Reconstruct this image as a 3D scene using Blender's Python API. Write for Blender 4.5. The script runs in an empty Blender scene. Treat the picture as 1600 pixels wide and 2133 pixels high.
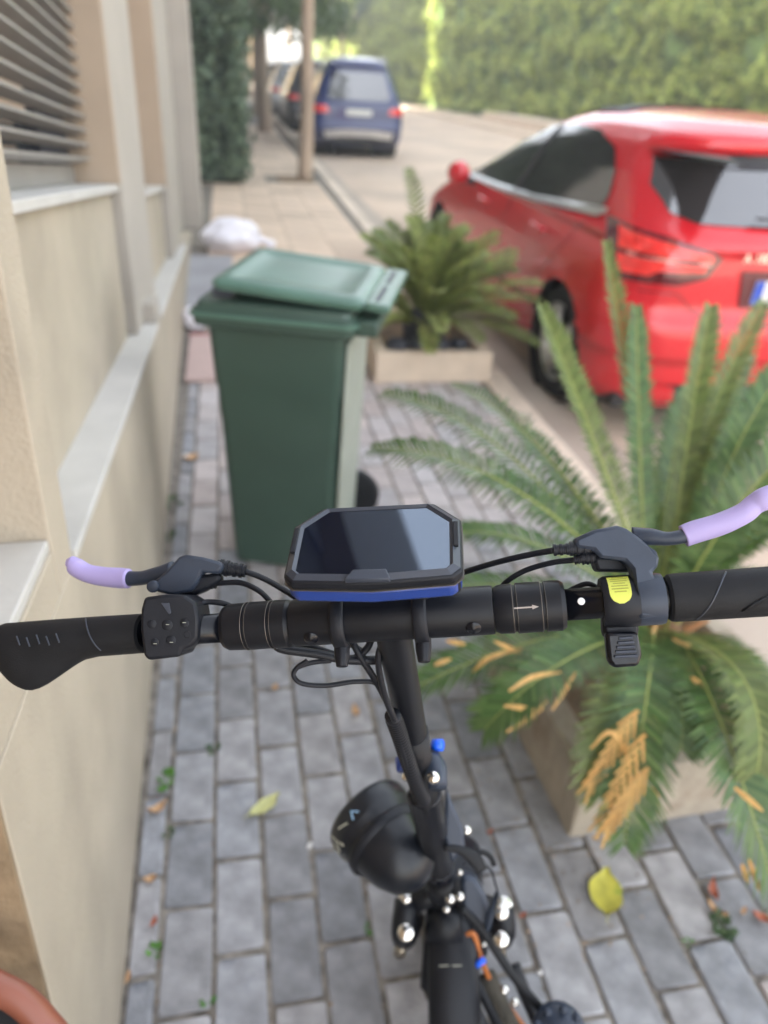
import bpy, bmesh, math, random
import numpy as np
from mathutils import Vector, Matrix
from mathutils.bvhtree import BVHTree
random.seed(7); rng = np.random.default_rng(7)
sc = bpy.context.scene
COL = sc.collection
# ------------------------------------------------------------------ camera
PITCH, YAW, ROLL, FPX, CAMH = math.radians(30.8766), math.radians(12.5245), math.radians(3.5), 1520.0, 1.5
cF = Vector((math.sin(YAW)*math.cos(PITCH), math.cos(YAW)*math.cos(PITCH), -math.sin(PITCH)))
cR = Vector((math.cos(YAW), -math.sin(YAW), 0)); cU = cR.cross(cF)
R2 = cR*math.cos(ROLL)+cU*math.sin(ROLL); U2 = -cR*math.sin(ROLL)+cU*math.cos(ROLL)
cR, cU = R2, U2
CAM = Vector((0, 0, CAMH))
cam = bpy.data.cameras.new('camera'); camo = bpy.data.objects.new('camera', cam); COL.objects.link(camo)
camo.matrix_world = Matrix(((cR.x, cU.x, -cF.x, 0), (cR.y, cU.y, -cF.y, 0), (cR.z, cU.z, -cF.z, CAMH), (0, 0, 0, 1)))
cam.sensor_fit = 'VERTICAL'; cam.sensor_height = 24; cam.lens = FPX/2133*24
cam.clip_start = 0.02; cam.clip_end = 2000
cam.dof.use_dof = True; cam.dof.focus_distance = 0.525; cam.dof.aperture_fstop = (cam.lens/1000)/0.0066
sc.camera = camo
# ------------------------------------------------------------------ light
w = bpy.data.worlds.new('World'); sc.world = w; w.use_nodes = True
nt = w.node_tree; bg = nt.nodes['Background']
sky = nt.nodes.new('ShaderNodeTexSky'); sky.sky_type = 'NISHITA'; sky.sun_disc = False
SUN_EL, SUN_AZ = math.radians(27), math.radians(-97)      # azimuth from +Y towards +X
sky.sun_elevation = SUN_EL; sky.sun_rotation = SUN_AZ; sky.dust_density = 2.5; sky.air_density = 1.0
hs = nt.nodes.new('ShaderNodeHueSaturation'); hs.inputs['Saturation'].default_value = 0.34
nt.links.new(sky.outputs[0], hs.inputs['Color']); nt.links.new(hs.outputs[0], bg.inputs[0]); bg.inputs[1].default_value = 0.15
sd = bpy.data.lights.new('sun', 'SUN'); sd.energy = 5.0; sd.angle = math.radians(0.5); sd.color = (1, .93, .80)
so = bpy.data.objects.new('sun', sd); COL.objects.link(so)
SD = Vector((math.sin(SUN_AZ)*math.cos(SUN_EL), math.cos(SUN_AZ)*math.cos(SUN_EL), math.sin(SUN_EL)))
so.rotation_euler = SD.to_track_quat('Z', 'Y').to_euler(); so.location = (0, 0, 30)
sc.view_settings.view_transform = 'Standard'; sc.view_settings.look = 'None'
sc.view_settings.gamma = 1; sc.view_settings.use_curve_mapping = False
sc.view_settings.exposure = 2.95
sc.render.engine = 'CYCLES'
# ------------------------------------------------------------------ helpers
def P(px, py, d):            # a point seen at (px,py) of the photo, d metres in front of the lens
    return CAM + (cF + cR*((px-800)/FPX) - cU*((py-1066.5)/FPX))*d
def G(px, py, z=0.0):        # a point on the plane z
    d = cF + cR*((px-800)/FPX) - cU*((py-1066.5)/FPX)
    return CAM + d*((z-CAMH)/d.z)
def PY(px, py, y):           # a point on the plane y
    d = cF + cR*((px-800)/FPX) - cU*((py-1066.5)/FPX)
    return CAM + d*(y/d.y)
MATS = {}
def mat(name, col, rough=.6, metal=0, var=.12, scale=8, bump=0, bscale=60, spec=.5, coat=0, obj_rand=0, island=0,
        col2=None, thr=(.45, .6), stretch=None, emit=None, trans=0, alpha=1, tint=None, sheen=0, obj=True):
    if name in MATS: return MATS[name]
    m = bpy.data.materials.new(name); m.use_nodes = True; n = m.node_tree; L = n.links; N = n.nodes
    b = N['Principled BSDF']; b.inputs['Roughness'].default_value = rough; b.inputs['Metallic'].default_value = metal
    b.inputs['Specular IOR Level'].default_value = spec
    if coat: b.inputs['Coat Weight'].default_value = coat; b.inputs['Coat Roughness'].default_value = .05
    if trans: b.inputs['Transmission Weight'].default_value = trans
    if alpha < 1: b.inputs['Alpha'].default_value = alpha
    tc = N.new('ShaderNodeTexCoord'); mp = N.new('ShaderNodeMapping')
    L.new(tc.outputs['Object' if obj else 'Generated'], mp.inputs[0])
    if stretch: mp.inputs['Scale'].default_value = stretch
    nz = N.new('ShaderNodeTexNoise'); nz.inputs['Scale'].default_value = scale; nz.inputs['Detail'].default_value = 5
    L.new(mp.outputs[0], nz.inputs['Vector'])
    mr = N.new('ShaderNodeMapRange'); mr.inputs['From Min'].default_value = .3; mr.inputs['From Max'].default_value = .7
    mr.inputs['To Min'].default_value = 1-var; mr.inputs['To Max'].default_value = 1+var
    L.new(nz.outputs['Fac'], mr.inputs['Value'])
    base = None
    rgb = N.new('ShaderNodeRGB'); rgb.outputs[0].default_value = (*col, 1); base = rgb.outputs[0]
    if col2:
        cr = N.new('ShaderNodeMapRange'); cr.inputs['From Min'].default_value = thr[0]; cr.inputs['From Max'].default_value = thr[1]
        n2 = N.new('ShaderNodeTexNoise'); n2.inputs['Scale'].default_value = scale*.45; n2.inputs['Detail'].default_value = 6
        n2.inputs['Roughness'].default_value = .6
        L.new(mp.outputs[0], n2.inputs['Vector'])
        L.new(n2.outputs['Fac'], cr.inputs['Value'])
        mx = N.new('ShaderNodeMix'); mx.data_type = 'RGBA'; L.new(cr.outputs[0], mx.inputs[0]); L.new(base, mx.inputs[6])
        mx.inputs[7].default_value = (*col2, 1); base = mx.outputs[2]
    fac = mr.outputs[0]
    if obj_rand or island:
        if island:
            g = N.new('ShaderNodeNewGeometry'); src = g.outputs['Random Per Island']; amt = island
        else:
            g = N.new('ShaderNodeObjectInfo'); src = g.outputs['Random']; amt = obj_rand
        r2 = N.new('ShaderNodeMapRange'); r2.inputs['To Min'].default_value = 1-amt; r2.inputs['To Max'].default_value = 1+amt
        L.new(src, r2.inputs['Value'])
        mu = N.new('ShaderNodeMath'); mu.operation = 'MULTIPLY'; L.new(fac, mu.inputs[0]); L.new(r2.outputs[0], mu.inputs[1]); fac = mu.outputs[0]
        if tint:
            r3 = N.new('ShaderNodeMath'); r3.operation = 'FRACT'; r4 = N.new('ShaderNodeMath'); r4.operation = 'MULTIPLY'
            r4.inputs[1].default_value = 7.31; L.new(src, r4.inputs[0]); L.new(r4.outputs[0], r3.inputs[0])
            mx = N.new('ShaderNodeMix'); mx.data_type = 'RGBA'; L.new(r3.outputs[0], mx.inputs[0]); L.new(base, mx.inputs[6])
            mx.inputs[7].default_value = (*tint, 1); base = mx.outputs[2]
    sc_ = N.new('ShaderNodeVectorMath'); sc_.operation = 'SCALE'; L.new(base, sc_.inputs[0]); L.new(fac, sc_.inputs['Scale'])
    L.new(sc_.outputs[0], b.inputs['Base Color'])
    if bump:
        nb = N.new('ShaderNodeTexNoise'); nb.inputs['Scale'].default_value = bscale; nb.inputs['Detail'].default_value = 6
        L.new(mp.outputs[0], nb.inputs['Vector'])
        bp = N.new('ShaderNodeBump'); bp.inputs['Strength'].default_value = bump; bp.inputs['Distance'].default_value = .01
        L.new(nb.outputs['Fac'], bp.inputs['Height']); L.new(bp.outputs[0], b.inputs['Normal'])
    MATS[name] = m
    return m
def leafmat(name, col, tint, island=.3, transl=.35, rough=.55):
    m = mat(name, col, rough=rough, island=island, tint=tint, var=.15, scale=3)
    n = m.node_tree; N = n.nodes; L = n.links; b = N['Principled BSDF']; out = N['Material Output']
    tr = N.new('ShaderNodeBsdfTranslucent'); ad = N.new('ShaderNodeMixShader'); ad.inputs[0].default_value = transl
    src = b.inputs['Base Color'].links[0].from_socket
    L.new(src, tr.inputs['Color']); L.new(b.outputs[0], ad.inputs[1]); L.new(tr.outputs[0], ad.inputs[2]); L.new(ad.outputs[0], out.inputs[0])
    return m
def link(name, me, m, parent=None, smooth=False):
    o = bpy.data.objects.new(name, me); COL.objects.link(o)
    if m is not None and not me.materials: me.materials.append(m)
    if smooth:
        me.polygons.foreach_set('use_smooth', [True]*len(me.polygons))
    if parent is not None: o.parent = parent
    return o
def meshobj(name, verts, faces, m, parent=None, smooth=False):
    me = bpy.data.meshes.new(name); me.from_pydata([tuple(v) for v in verts], [], faces); me.update()
    return link(name, me, m, parent, smooth)
def quads(name, V, m, parent=None, n=4):        # V: (k,n,3) array, many leaf faces as one mesh
    k = len(V); me = bpy.data.meshes.new(name)
    me.vertices.add(k*n); me.vertices.foreach_set('co', V.reshape(-1).astype(np.float32))
    me.loops.add(k*n); me.loops.foreach_set('vertex_index', np.arange(k*n, dtype=np.int32))
    me.polygons.add(k); me.polygons.foreach_set('loop_start', np.arange(0, k*n, n, dtype=np.int32))
    me.polygons.foreach_set('loop_total', np.full(k, n, dtype=np.int32)); me.update(calc_edges=True)
    return link(name, me, m, parent)
def tag(o, label=None, cat=None, group=None, kind=None):
    if label: o['label'] = label
    if cat: o['category'] = cat
    if group: o['group'] = group
    if kind: o['kind'] = kind
    return o
def empty(name, loc=(0, 0, 0), rot=(0, 0, 0), label=None, cat=None, group=None):
    o = bpy.data.objects.new(name, None); COL.objects.link(o); o.location = loc; o.rotation_euler = rot; o.empty_display_size = .05
    return tag(o, label, cat, group)
class MB:
    def __init__(s): s.v = []; s.f = []
    def add(s, vs, fs):
        o = len(s.v); s.v += [Vector(v) for v in vs]; s.f += [tuple(i+o for i in f) for f in fs]
    def box(s, lo, hi, M=None):
        x0, y0, z0 = lo; x1, y1, z1 = hi
        vs = [Vector(p) for p in [(x0,y0,z0),(x1,y0,z0),(x1,y1,z0),(x0,y1,z0),(x0,y0,z1),(x1,y0,z1),(x1,y1,z1),(x0,y1,z1)]]
        if M: vs = [M @ v for v in vs]
        s.add(vs, [(0,3,2,1),(4,5,6,7),(0,1,5,4),(1,2,6,5),(2,3,7,6),(3,0,4,7)]); return s
    def tube(s, pts, r, seg=12, cap=True, smooth_n=0, flat=None):
        pts = [Vector(p) for p in pts]
        rs = list(r) if hasattr(r, '__len__') else [r]*len(pts)
        if smooth_n: pts, rs = crom(pts, rs, smooth_n)
        t0 = (pts[1]-pts[0]).normalized(); a = t0.orthogonal().normalized(); rings = []
        if flat is not None:
            a = (flat - t0*flat.dot(t0)).normalized()
        for i, p in enumerate(pts):
            t = (pts[min(i+1, len(pts)-1)]-pts[max(i-1, 0)]).normalized()
            a = (a - t*a.dot(t)).normalized(); b = t.cross(a)
            ri = rs[i]; ra, rb = ri if isinstance(ri, tuple) else (ri, ri)
            rings.append([p+a*(ra*math.cos(2*math.pi*k/seg))+b*(rb*math.sin(2*math.pi*k/seg)) for k in range(seg)])
        vs = [v for rg in rings for v in rg]; fs = []
        for i in range(len(rings)-1):
            for k in range(seg):
                fs.append((i*seg+k, i*seg+(k+1)%seg, (i+1)*seg+(k+1)%seg, (i+1)*seg+k))
        if cap:
            fs.append(tuple(reversed(range(seg)))); fs.append(tuple((len(rings)-1)*seg+k for k in range(seg)))
        s.add(vs, fs); return s
    def lathe(s, prof, origin, axis, seg=32, ref=None):      # prof: (r, h) along axis
        ax = Vector(axis).normalized(); a = (Vector(ref) if ref else ax.orthogonal()); a = (a-ax*a.dot(ax)).normalized(); b = ax.cross(a); o = Vector(origin)
        vs = []; fs = []; n = len(prof)
        for r, h in prof:
            for k in range(seg):
                an = 2*math.pi*k/seg; vs.append(o+ax*h+a*(r*math.cos(an))+b*(r*math.sin(an)))
        for i in range(n-1):
            for k in range(seg): fs.append((i*seg+k, i*seg+(k+1)%seg, (i+1)*seg+(k+1)%seg, (i+1)*seg+k))
        s.add(vs, fs); return s
    def prism(s, poly, M, h0, h1):      # poly: 2D points, M places (x,y,h)
        n = len(poly); vs = [M @ Vector((x, y, h0)) for x, y in poly]+[M @ Vector((x, y, h1)) for x, y in poly]
        fs = [tuple(reversed(range(n))), tuple(range(n, 2*n))]+[(i, (i+1) % n, n+(i+1) % n, n+i) for i in range(n)]
        s.add(vs, fs); return s
    def build(s, name, m, parent=None, smooth=False, bevel=0, bseg=2):
        o = meshobj(name, s.v, s.f, m, parent, smooth)
        if bevel:
            md = o.modifiers.new('bevel', 'BEVEL'); md.width = bevel; md.segments = bseg; md.limit_method = 'ANGLE'; md.angle_limit = math.radians(30)
            md.harden_normals = False
            o.data.polygons.foreach_set('use_smooth', [True]*len(o.data.polygons))
            autosm(o)
        return o
def autosm(o, ang=40):
    me = o.data
    bm = bmesh.new(); bm.from_mesh(me)
    for e in bm.edges:
        if len(e.link_faces) == 2 and e.calc_face_angle(0) > math.radians(ang): e.smooth = False
    for f in bm.faces: f.smooth = True
    bm.to_mesh(me); bm.free()
def crom(pts, rs, n):
    out = []; ro = []
    q = [pts[0]*2-pts[1]]+pts+[pts[-1]*2-pts[-2]]
    def mixr(a, b, t):
        if isinstance(a, tuple): return tuple(x+(y-x)*t for x, y in zip(a, b))
        return a+(b-a)*t
    for i in range(1, len(q)-2):
        for k in range(n):
            t = k/n; a, b, c, d = q[i-1], q[i], q[i+1], q[i+2]
            out.append(.5*((2*b)+(c-a)*t+(2*a-5*b+4*c-d)*t*t+(3*b-a-3*c+d)*t**3)); st = t*t*(3-2*t)
            ro.append(mixr(rs[i-1], rs[i], st))
    out.append(pts[-1]); ro.append(rs[-1]); return out, ro
def interp(x, tab):
    xs = [t[0] for t in tab]; ys = [t[1] for t in tab]; return float(np.interp(x, xs, ys))
# ------------------------------------------------------------------ materials
M_paver = mat('paver_stone', (.228, .235, .255), rough=.72, var=.34, scale=16, bump=.35, bscale=160, obj_rand=.2, tint=(.315, .305, .31), col2=(.12, .13, .155), thr=(.54, .61))
M_paver2 = mat('paver_stone_joined', (.43, .385, .37), rough=.75, var=.2, scale=14, bump=.3, bscale=90, island=.18, tint=(.46, .40, .37))  # pale because the stronger light on far pavers is in this colour
M_sand = mat('joint_sand', (.215, .192, .165), rough=.95, var=.45, scale=30, bump=.6, bscale=120, col2=(.15, .13, .11), thr=(.5,.62))
M_tile = mat('pale_paving_slab', (.60, .47, .36), rough=.8, var=.18, scale=5, obj_rand=.14, bump=.1, col2=(.40, .32, .25), thr=(.5, .68))
M_road = mat('road_asphalt_pale', (.60, .47, .365), rough=.85, var=.16, scale=.8, bump=.25, bscale=40, col2=(.50, .40, .32))
M_kerb = mat('kerb_stone', (.62, .52, .42), rough=.8, var=.14, scale=6, bump=.2, obj_rand=.08)
M_earth = mat('earth', (.22, .15, .09), rough=.95, var=.4, scale=10, bump=.6)
M_plaster = mat('plaster_beige', (.405, .350, .272), rough=.82, var=.07, scale=5, bump=.3, bscale=140, col2=(.335, .29, .225), thr=(.48, .70))
M_plaster_t = mat('plaster_tan', (.37, .29, .215), rough=.85, var=.08, scale=4, bump=.12, bscale=120)
M_plaster_g = mat('plaster_grey_beige', (.38, .345, .30), rough=.82, var=.06, scale=3, bump=.1, bscale=120)
M_ledge = mat('pale_ledge_stone', (.49, .475, .445), rough=.6, var=.09, scale=7, bump=.1)
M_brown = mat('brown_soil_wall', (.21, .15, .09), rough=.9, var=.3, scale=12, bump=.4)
M_shaded_tan = mat('shaded_tan_plaster', (.27, .195, .125), rough=.85, var=.12, scale=3, bump=.1)  # tan plaster with the dark shading of the recess put into its colour
M_slat = mat('slat_grey_metal', (.33, .315, .295), rough=.45, metal=.3, var=.06)
M_dark = mat('dark_recess', (.03, .033, .045), rough=.6)
M_glassw = mat('window_glass', (.05, .055, .06), rough=.05, spec=.8, var=.03)
M_beige_refl = mat('beige_reflection', (.62, .47, .36), rough=.9, var=.1)
M_black = mat('matt_black_metal', (.0065, .0075, .011), spec=.28, rough=.42, var=.15, scale=30, bump=.02, bscale=400)
M_blackg = mat('gloss_black_metal', (.004, .005, .009), rough=.25, spec=.35)
M_shell = mat('satin_black_shell', (.007, .009, .014), rough=.33, spec=.4)
M_plastic = mat('black_plastic', (.0085, .010, .015), spec=.28, rough=.48, var=.12, scale=40, bump=.04, bscale=600)
M_lever = mat('dark_grey_coated_alloy', (.026, .036, .058), spec=.4, rough=.42, var=.1, scale=40, bump=.03, bscale=500)
M_rubber = mat('black_rubber', (.0095, .0105, .013), spec=.28, rough=.62, var=.15, scale=60, bump=.08, bscale=700)
M_bezel = mat('bezel_dark_grey', (.030, .037, .055), rough=.4, var=.08)
M_screen = mat('screen_glass', (.004, .005, .012), rough=.03, spec=.6, var=.02); M_screen.node_tree.nodes['Principled BSDF'].inputs['IOR'].default_value = 2.2; M_screen.node_tree.nodes['Principled BSDF'].inputs['Specular Tint'].default_value = (.68, .82, 1, 1)
M_blue = mat('blue_band', (.012, .040, .22), rough=.3, var=.08, coat=.3)
M_bluecap = mat('bright_blue_cap', (.01, .12, .85), rough=.35)
M_lilac = mat('lilac_silicone', (.38, .32, .60), rough=.55, var=.04)
M_chrome = mat('chrome', (.75, .73, .70), rough=.16, metal=1, var=.05)
M_wear = mat('worn_edge_metal', (.16, .145, .13), rough=.4, metal=.7)
M_brass = mat('dull_steel', (.45, .40, .32), rough=.35, metal=1)
M_yellow = mat('yellow_sticker', (.58, .62, .10), rough=.5)
M_ink = mat('printed_ink', (.30, .30, .04), rough=.5)
M_white = mat('white_paint', (.75, .75, .75), rough=.5)
M_greyprint = mat('grey_print', (.36, .36, .30), rough=.5)
M_paleblue = mat('pale_blue_sheen_print', (.25, .42, .60), rough=.4)
M_arrow = mat('laser_mark', (.34, .30, .28), rough=.5)
M_orange = mat('orange_cable', (.46, .14, .03), rough=.5, var=.2)
M_tyre = mat('dusty_tyre', (.055, .048, .036), rough=.85, var=.4, scale=40, bump=.4, bscale=150)
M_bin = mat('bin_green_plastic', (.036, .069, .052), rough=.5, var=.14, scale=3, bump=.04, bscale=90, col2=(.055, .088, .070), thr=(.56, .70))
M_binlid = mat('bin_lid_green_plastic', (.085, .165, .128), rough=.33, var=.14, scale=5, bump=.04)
M_binlit = mat('bin_lit_face', (.30, .33, .28), rough=.5, var=.1, scale=5)
M_red = mat('red_car_paint', (.62, .012, .022), rough=.26, var=.03, coat=.55)
M_bluepaint = mat('blue_car_paint', (.022, .036, .14), rough=.3, coat=1, var=.03)
M_greypaint = mat('dark_grey_car_paint', (.03, .032, .04), rough=.3, coat=1)
M_whitepaint = mat('white_car_paint', (.6, .62, .66), rough=.3, coat=1)
M_cglass = mat('car_glass', (.03, .027, .03), rough=.07, spec=.9, var=.02); M_cglass.node_tree.nodes['Principled BSDF'].inputs['IOR'].default_value = 2.0
M_tail = mat('tail_light_red', (.85, .035, .03), rough=.12, coat=1, var=.2, scale=30)
M_taild = mat('tail_light_dark', (.10, .006, .012), rough=.15, coat=1)
M_tailp = mat('tail_light_clear', (.75, .30, .26), rough=.15, coat=1)
M_plate = mat('number_plate', (.72, .72, .68), rough=.5)
M_euro = mat('plate_blue', (.03, .08, .45), rough=.5)
M_silver = mat('silver_trim', (.6, .6, .6), rough=.3, metal=.9)
M_blacktrim = mat('black_trim', (.02, .02, .022), rough=.5)
M_conc = mat('planter_concrete', (.40, .34, .265), rough=.88, var=.18, scale=7, bump=.3, bscale=70, col2=(.26, .20, .145), thr=(.5, .64))
M_conc_l = mat('planter_concrete_pale', (.62, .51, .40), rough=.88, var=.1, scale=7, bump=.2)
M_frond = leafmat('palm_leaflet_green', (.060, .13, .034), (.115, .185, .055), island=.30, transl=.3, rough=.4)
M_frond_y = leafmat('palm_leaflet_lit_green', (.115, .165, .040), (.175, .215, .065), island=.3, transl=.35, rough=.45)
M_frond_d = leafmat('palm_leaflet_dry', (.55, .29, .085), (.62, .38, .13), island=.2, transl=.3)
M_rachis = mat('palm_rachis', (.26, .30, .075), rough=.5, var=.15)
M_rachis_o = mat('palm_rachis_orange', (.34, .28, .06), rough=.5, var=.15)
M_trunkp = mat('palm_trunk_fibre', (.20, .11, .055), rough=.95, var=.4, scale=20, bump=.8, bscale=40)
M_fibre = mat('orange_brown_leaf_base', (.42, .20, .085), rough=.8, var=.3, scale=20)
M_hedge = leafmat('hedge_leaf_light', (.30, .39, .10), (.46, .49, .12), island=.6, transl=.4)
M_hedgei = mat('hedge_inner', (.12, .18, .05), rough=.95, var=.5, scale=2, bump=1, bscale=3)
M_hedged = leafmat('hedge_leaf_dark', (.11, .165, .115), (.15, .20, .12), island=.45, transl=.3)
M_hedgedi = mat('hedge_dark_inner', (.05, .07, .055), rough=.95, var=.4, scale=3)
M_treeleaf = leafmat('street_tree_leaf', (.07, .12, .045), (.12, .17, .05), island=.45, transl=.4)
M_bark = mat('bark', (.38, .29, .22), rough=.95, var=.25, scale=6, bump=.6, bscale=20, stretch=(1, 1, .2))
M_bag = mat('white_plastic_bag', (.80, .78, .84), rough=.45, var=.05, scale=10, bump=.2, bscale=12)
M_pink = mat('pink_panel', (.46, .34, .31), rough=.7, var=.06)
M_redline = mat('red_edge', (.35, .06, .07), rough=.6)
M_grey = mat('grey_concrete', (.30, .30, .32), rough=.85, var=.12, scale=3)
M_terra = mat('terracotta_tube_rubber', (.22, .07, .042), rough=.42, var=.08, scale=12, coat=.1)
M_weed = leafmat('weed_leaf', (.10, .26, .03), (.07, .17, .04), transl=.3)
M_weedd = leafmat('weed_leaf_dark', (.05, .10, .04), (.08, .12, .05), transl=.3)
M_leafy = mat('leaf_yellow_green', (.50, .46, .07), rough=.6, var=.25, scale=30, col2=(.14, .26, .03), thr=(.60, .68))
M_leafy2 = mat('leaf_pale_yellow', (.50, .50, .22), rough=.6, var=.2, scale=30, col2=(.22, .32, .10), thr=(.58, .7))
M_leafo = mat('leaf_dry_tan', (.55, .34, .18), rough=.7, var=.25, scale=40)
M_leafr = mat('leaf_dry_red', (.42, .13, .07), rough=.7, var=.25, scale=40)
M_pebble = mat('white_pebble', (.7, .68, .66), rough=.7)
M_upper = mat('upper_wall_dark_refl', (.085, .08, .08), rough=.8)
M_sunblock = mat('sunblock_house_plaster', (.24, .21, .175), rough=.85, var=.08, scale=.6)
M_facade2 = mat('far_house_plaster', (.36, .24, .075), rough=.85, var=.06, scale=.6)
# ------------------------------------------------------------------ the ground
GX = lambda y: 1.40 + 0.012*(y-2.8)      # inner line of the kerb
def sheet(name, pts, z, m, kind='structure', sub=0):
    o = meshobj(name, [(x, y, z) for x, y in pts], [tuple(range(len(pts)))], m); return tag(o, kind=kind)
sheet('ground', [(-90, -60), (110, -60), (110, 240), (-90, 240)], -.13, mat('far_ground', (.3, .26, .22), rough=.9))
sheet('road', [(1.5, -30), (11.4, -30), (12.2, 30), (11.6, 160), (1.5, 160)], -.085, M_road)
sand = sheet('pavement_bed', [(-.8, -3), (1.50, -3), (1.50, 160), (-4, 160), (-4, 9.6), (-.8, 9.6)], -.0068, M_sand)
pave = empty('pavement', label=None); pave['kind'] = 'structure'
# grey pavers
W_, L_ = .10499, .2056; X0 = -.2117
OFF = [1.5393, 1.6365, 1.5300, 1.4221]
def colx(k): return X0 + k*W_
def coloff(k):
    if k < 0: return 1.62
    if k < 4: return OFF[k]
    return 1.5300+(.1028 if k % 2 else 0)+.02*math.sin(k*1.7)
def paver_mesh(i, wx, ly):
    r = random.Random(i*31+7); g = .0048
    def ring(inset, z):
        pts = []
        for sx, sy in ((0, 0), (1, 0), (1, 1), (0, 1)):
            x = g+inset+sx*(wx-2*g-2*inset); y = g+inset+sy*(ly-2*g-2*inset)
            # chamfered corner in plan
            c = .0055
            dx, dy = (1 if sx == 0 else -1), (1 if sy == 0 else -1)
            if (sx+sy) % 2 == 0: pts += [(x, y+dy*c, z), (x+dx*c, y, z)]
            else: pts += [(x+dx*c, y, z), (x, y+dy*c, z)]
        return pts
    jit = [(r.uniform(-.0022, .0022), r.uniform(-.0025, .0025), r.uniform(-.001, .001)) for _ in range(8)]
    vs = []
    for inset, z in ((0, -.03), (0, -.0045), (.0016, -.0012), (.0042, 0)):
        for p, j in zip(ring(inset, z), jit): vs.append((p[0]+j[0], p[1]+j[1], p[2]+j[2]))
    fs = []
    for q in range(3):
        for k in range(8): fs.append((q*8+k, q*8+(k+1) % 8, (q+1)*8+(k+1) % 8, (q+1)*8+k))
    fs.append(tuple(range(24, 32)))
    return vs, fs
M_paver3 = mat('paver_stone_lit', (.40, .385, .39), rough=.8, var=.16, scale=12, bump=.3, bscale=90, obj_rand=.14, tint=(.45, .39, .37))  # paler copy: brighter light on the farther stones put into the colour
variants = []; lit_variants = []
for i in range(10):
    vs, fs = paver_mesh(i, W_, L_); me = bpy.data.meshes.new('brick'); me.from_pydata(vs, [], fs); me.update(); me.materials.append(M_paver)
    me.polygons.foreach_set('use_smooth', [q < 24 and q >= 8 for q in range(len(me.polygons))]); variants.append(me); m2 = me.copy(); m2.materials.clear(); m2.materials.append(M_paver3); lit_variants.append(m2)
vs, fs = paver_mesh(99, .060, L_); me_thin = bpy.data.meshes.new('brick'); me_thin.from_pydata(vs, [], fs); me_thin.update(); me_thin.materials.append(M_paver)
cells = []
for k in range(-1, 16):
    for j in range(-8, 30):
        y = coloff(k)-j*L_+L_*22
        x = colx(k)
        if y > 4.5 or y+L_ < .35: continue
        if k >= 15 and False: continue
        if x+W_ > GX(y)-.005+ .04: continue
        if x+W_ < -.3: continue
        # inside planters?
        if x > .72 and x+W_ < 1.40 and y > 1.0 and y+L_ < 1.60: continue
        if x > .80 and x+W_ < 1.40 and y > 3.9: continue
        v = Vector((x+W_/2, y+L_/2, 0))-CAM
        u = (v.dot(cR))/v.dot(cF); vv = v.dot(cU)/v.dot(cF)
        vis = abs(u) < .58 and abs(vv) < .75
        cells.append((v.length if vis else 99+v.length, k, x, y))
cells.sort()
for i, (dist, k, x, y) in enumerate(cells[:300]):
    o = bpy.data.objects.new('brick', me_thin if k == -1 else random.choice(lit_variants if y > 1.95+.25*math.sin(k*2.1) else variants)); COL.objects.link(o); o.parent = pave
    o.location = ((x+.045 if k == -1 else x)+random.uniform(-.0012, .0012), y+random.uniform(-.002, .002), random.uniform(-.0025, .0015))
    o.rotation_euler = (random.uniform(-.008, .008), random.uniform(-.008, .008), random.uniform(-.009, .009))
mb = MB()
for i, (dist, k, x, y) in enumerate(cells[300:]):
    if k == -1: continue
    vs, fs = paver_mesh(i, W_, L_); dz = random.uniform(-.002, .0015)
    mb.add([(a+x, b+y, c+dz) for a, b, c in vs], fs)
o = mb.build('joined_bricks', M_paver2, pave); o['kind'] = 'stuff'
# pale slabs further up the pavement
slabm = MB(); n_s = 0
slab_me = bpy.data.meshes.new('slab'); b_ = MB().box((.004, .004, -.03), (.396, .396, 0)); slab_me.from_pydata(b_.v, [], b_.f); slab_me.update(); slab_me.materials.append(M_tile)
for iy in range(0, 52):
    for ix in range(-3, 5):
        y = 4.72+iy*.4; x = -.22+ix*.4
        if x > GX(y)-.36 or (y < 11.9 and x < -.4) or x < -1.0: continue
        if 12.3 < y+.2 < 13.2 and .7 < x+.2 < 1.5: continue
        if x < .0 and y < 6.0: continue
        o = bpy.data.objects.new('slab', slab_me); COL.objects.link(o); o.parent = pave; o.location = (x, y, random.uniform(-.002, .002)); n_s += 1
        if n_s > 230: break
MB().box((-.42, 5.02, -.03), (.0, 7.1, .003)).build('concrete_patch', M_grey, pave)
MB().box((.78, 12.35, -.03), (1.34, 13.15, .004)).build('tree_pit_earth', M_earth, pave)
# kerb stones
kerb = empty('kerb'); kerb['kind'] = 'structure'
for i in range(56):
    y0 = .2+i*.62 if i < 40 else .2+40*.62+(i-40)*3
    ln = .61 if i < 40 else 2.99
    mb = MB(); xs = GX(y0+.3)
    mb.box((xs, y0, -.2), (xs+.145, y0+ln, .006+random.uniform(-.002, .002)))
    o = mb.build('kerb_stone', M_kerb, kerb)
    if i < 20:
        md = o.modifiers.new('b', 'BEVEL'); md.width = .012; md.segments = 2
gut = sheet('gutter', [(GX(0)+.14, -3), (1.9, -3), (1.9, 120), (GX(30)+.14, 120), (GX(30)+.14, 30)], -.078, mat('gutter_concrete', (.42, .35, .29), rough=.85, var=.12, scale=2))
# far kerb and verge on the opposite side
mb = MB()
mb.box((9.85, 6, -.2), (10.0, 150, .03)); tag(mb.build('opposite_kerb', M_kerb), kind='structure')
mb = MB(); mb.box((10.0, 4, -.2), (14.5, 150, .02)); tag(mb.build('opposite_pavement', M_tile), kind='structure')
# pink panel lying by the wall beside the bin
pk = empty('pink_board', (-.20, 4.32, .004), label='pale pink board with a red edge lying by the wall behind the bin', cat='board')
MB().box((-.085, -.42, 0), (.13, .36, .02)).build('board', M_pink, pk)
MB().box((-.09, .362, 0), (.13, .39, .022)).build('red_edge', M_redline, pk)
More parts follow.
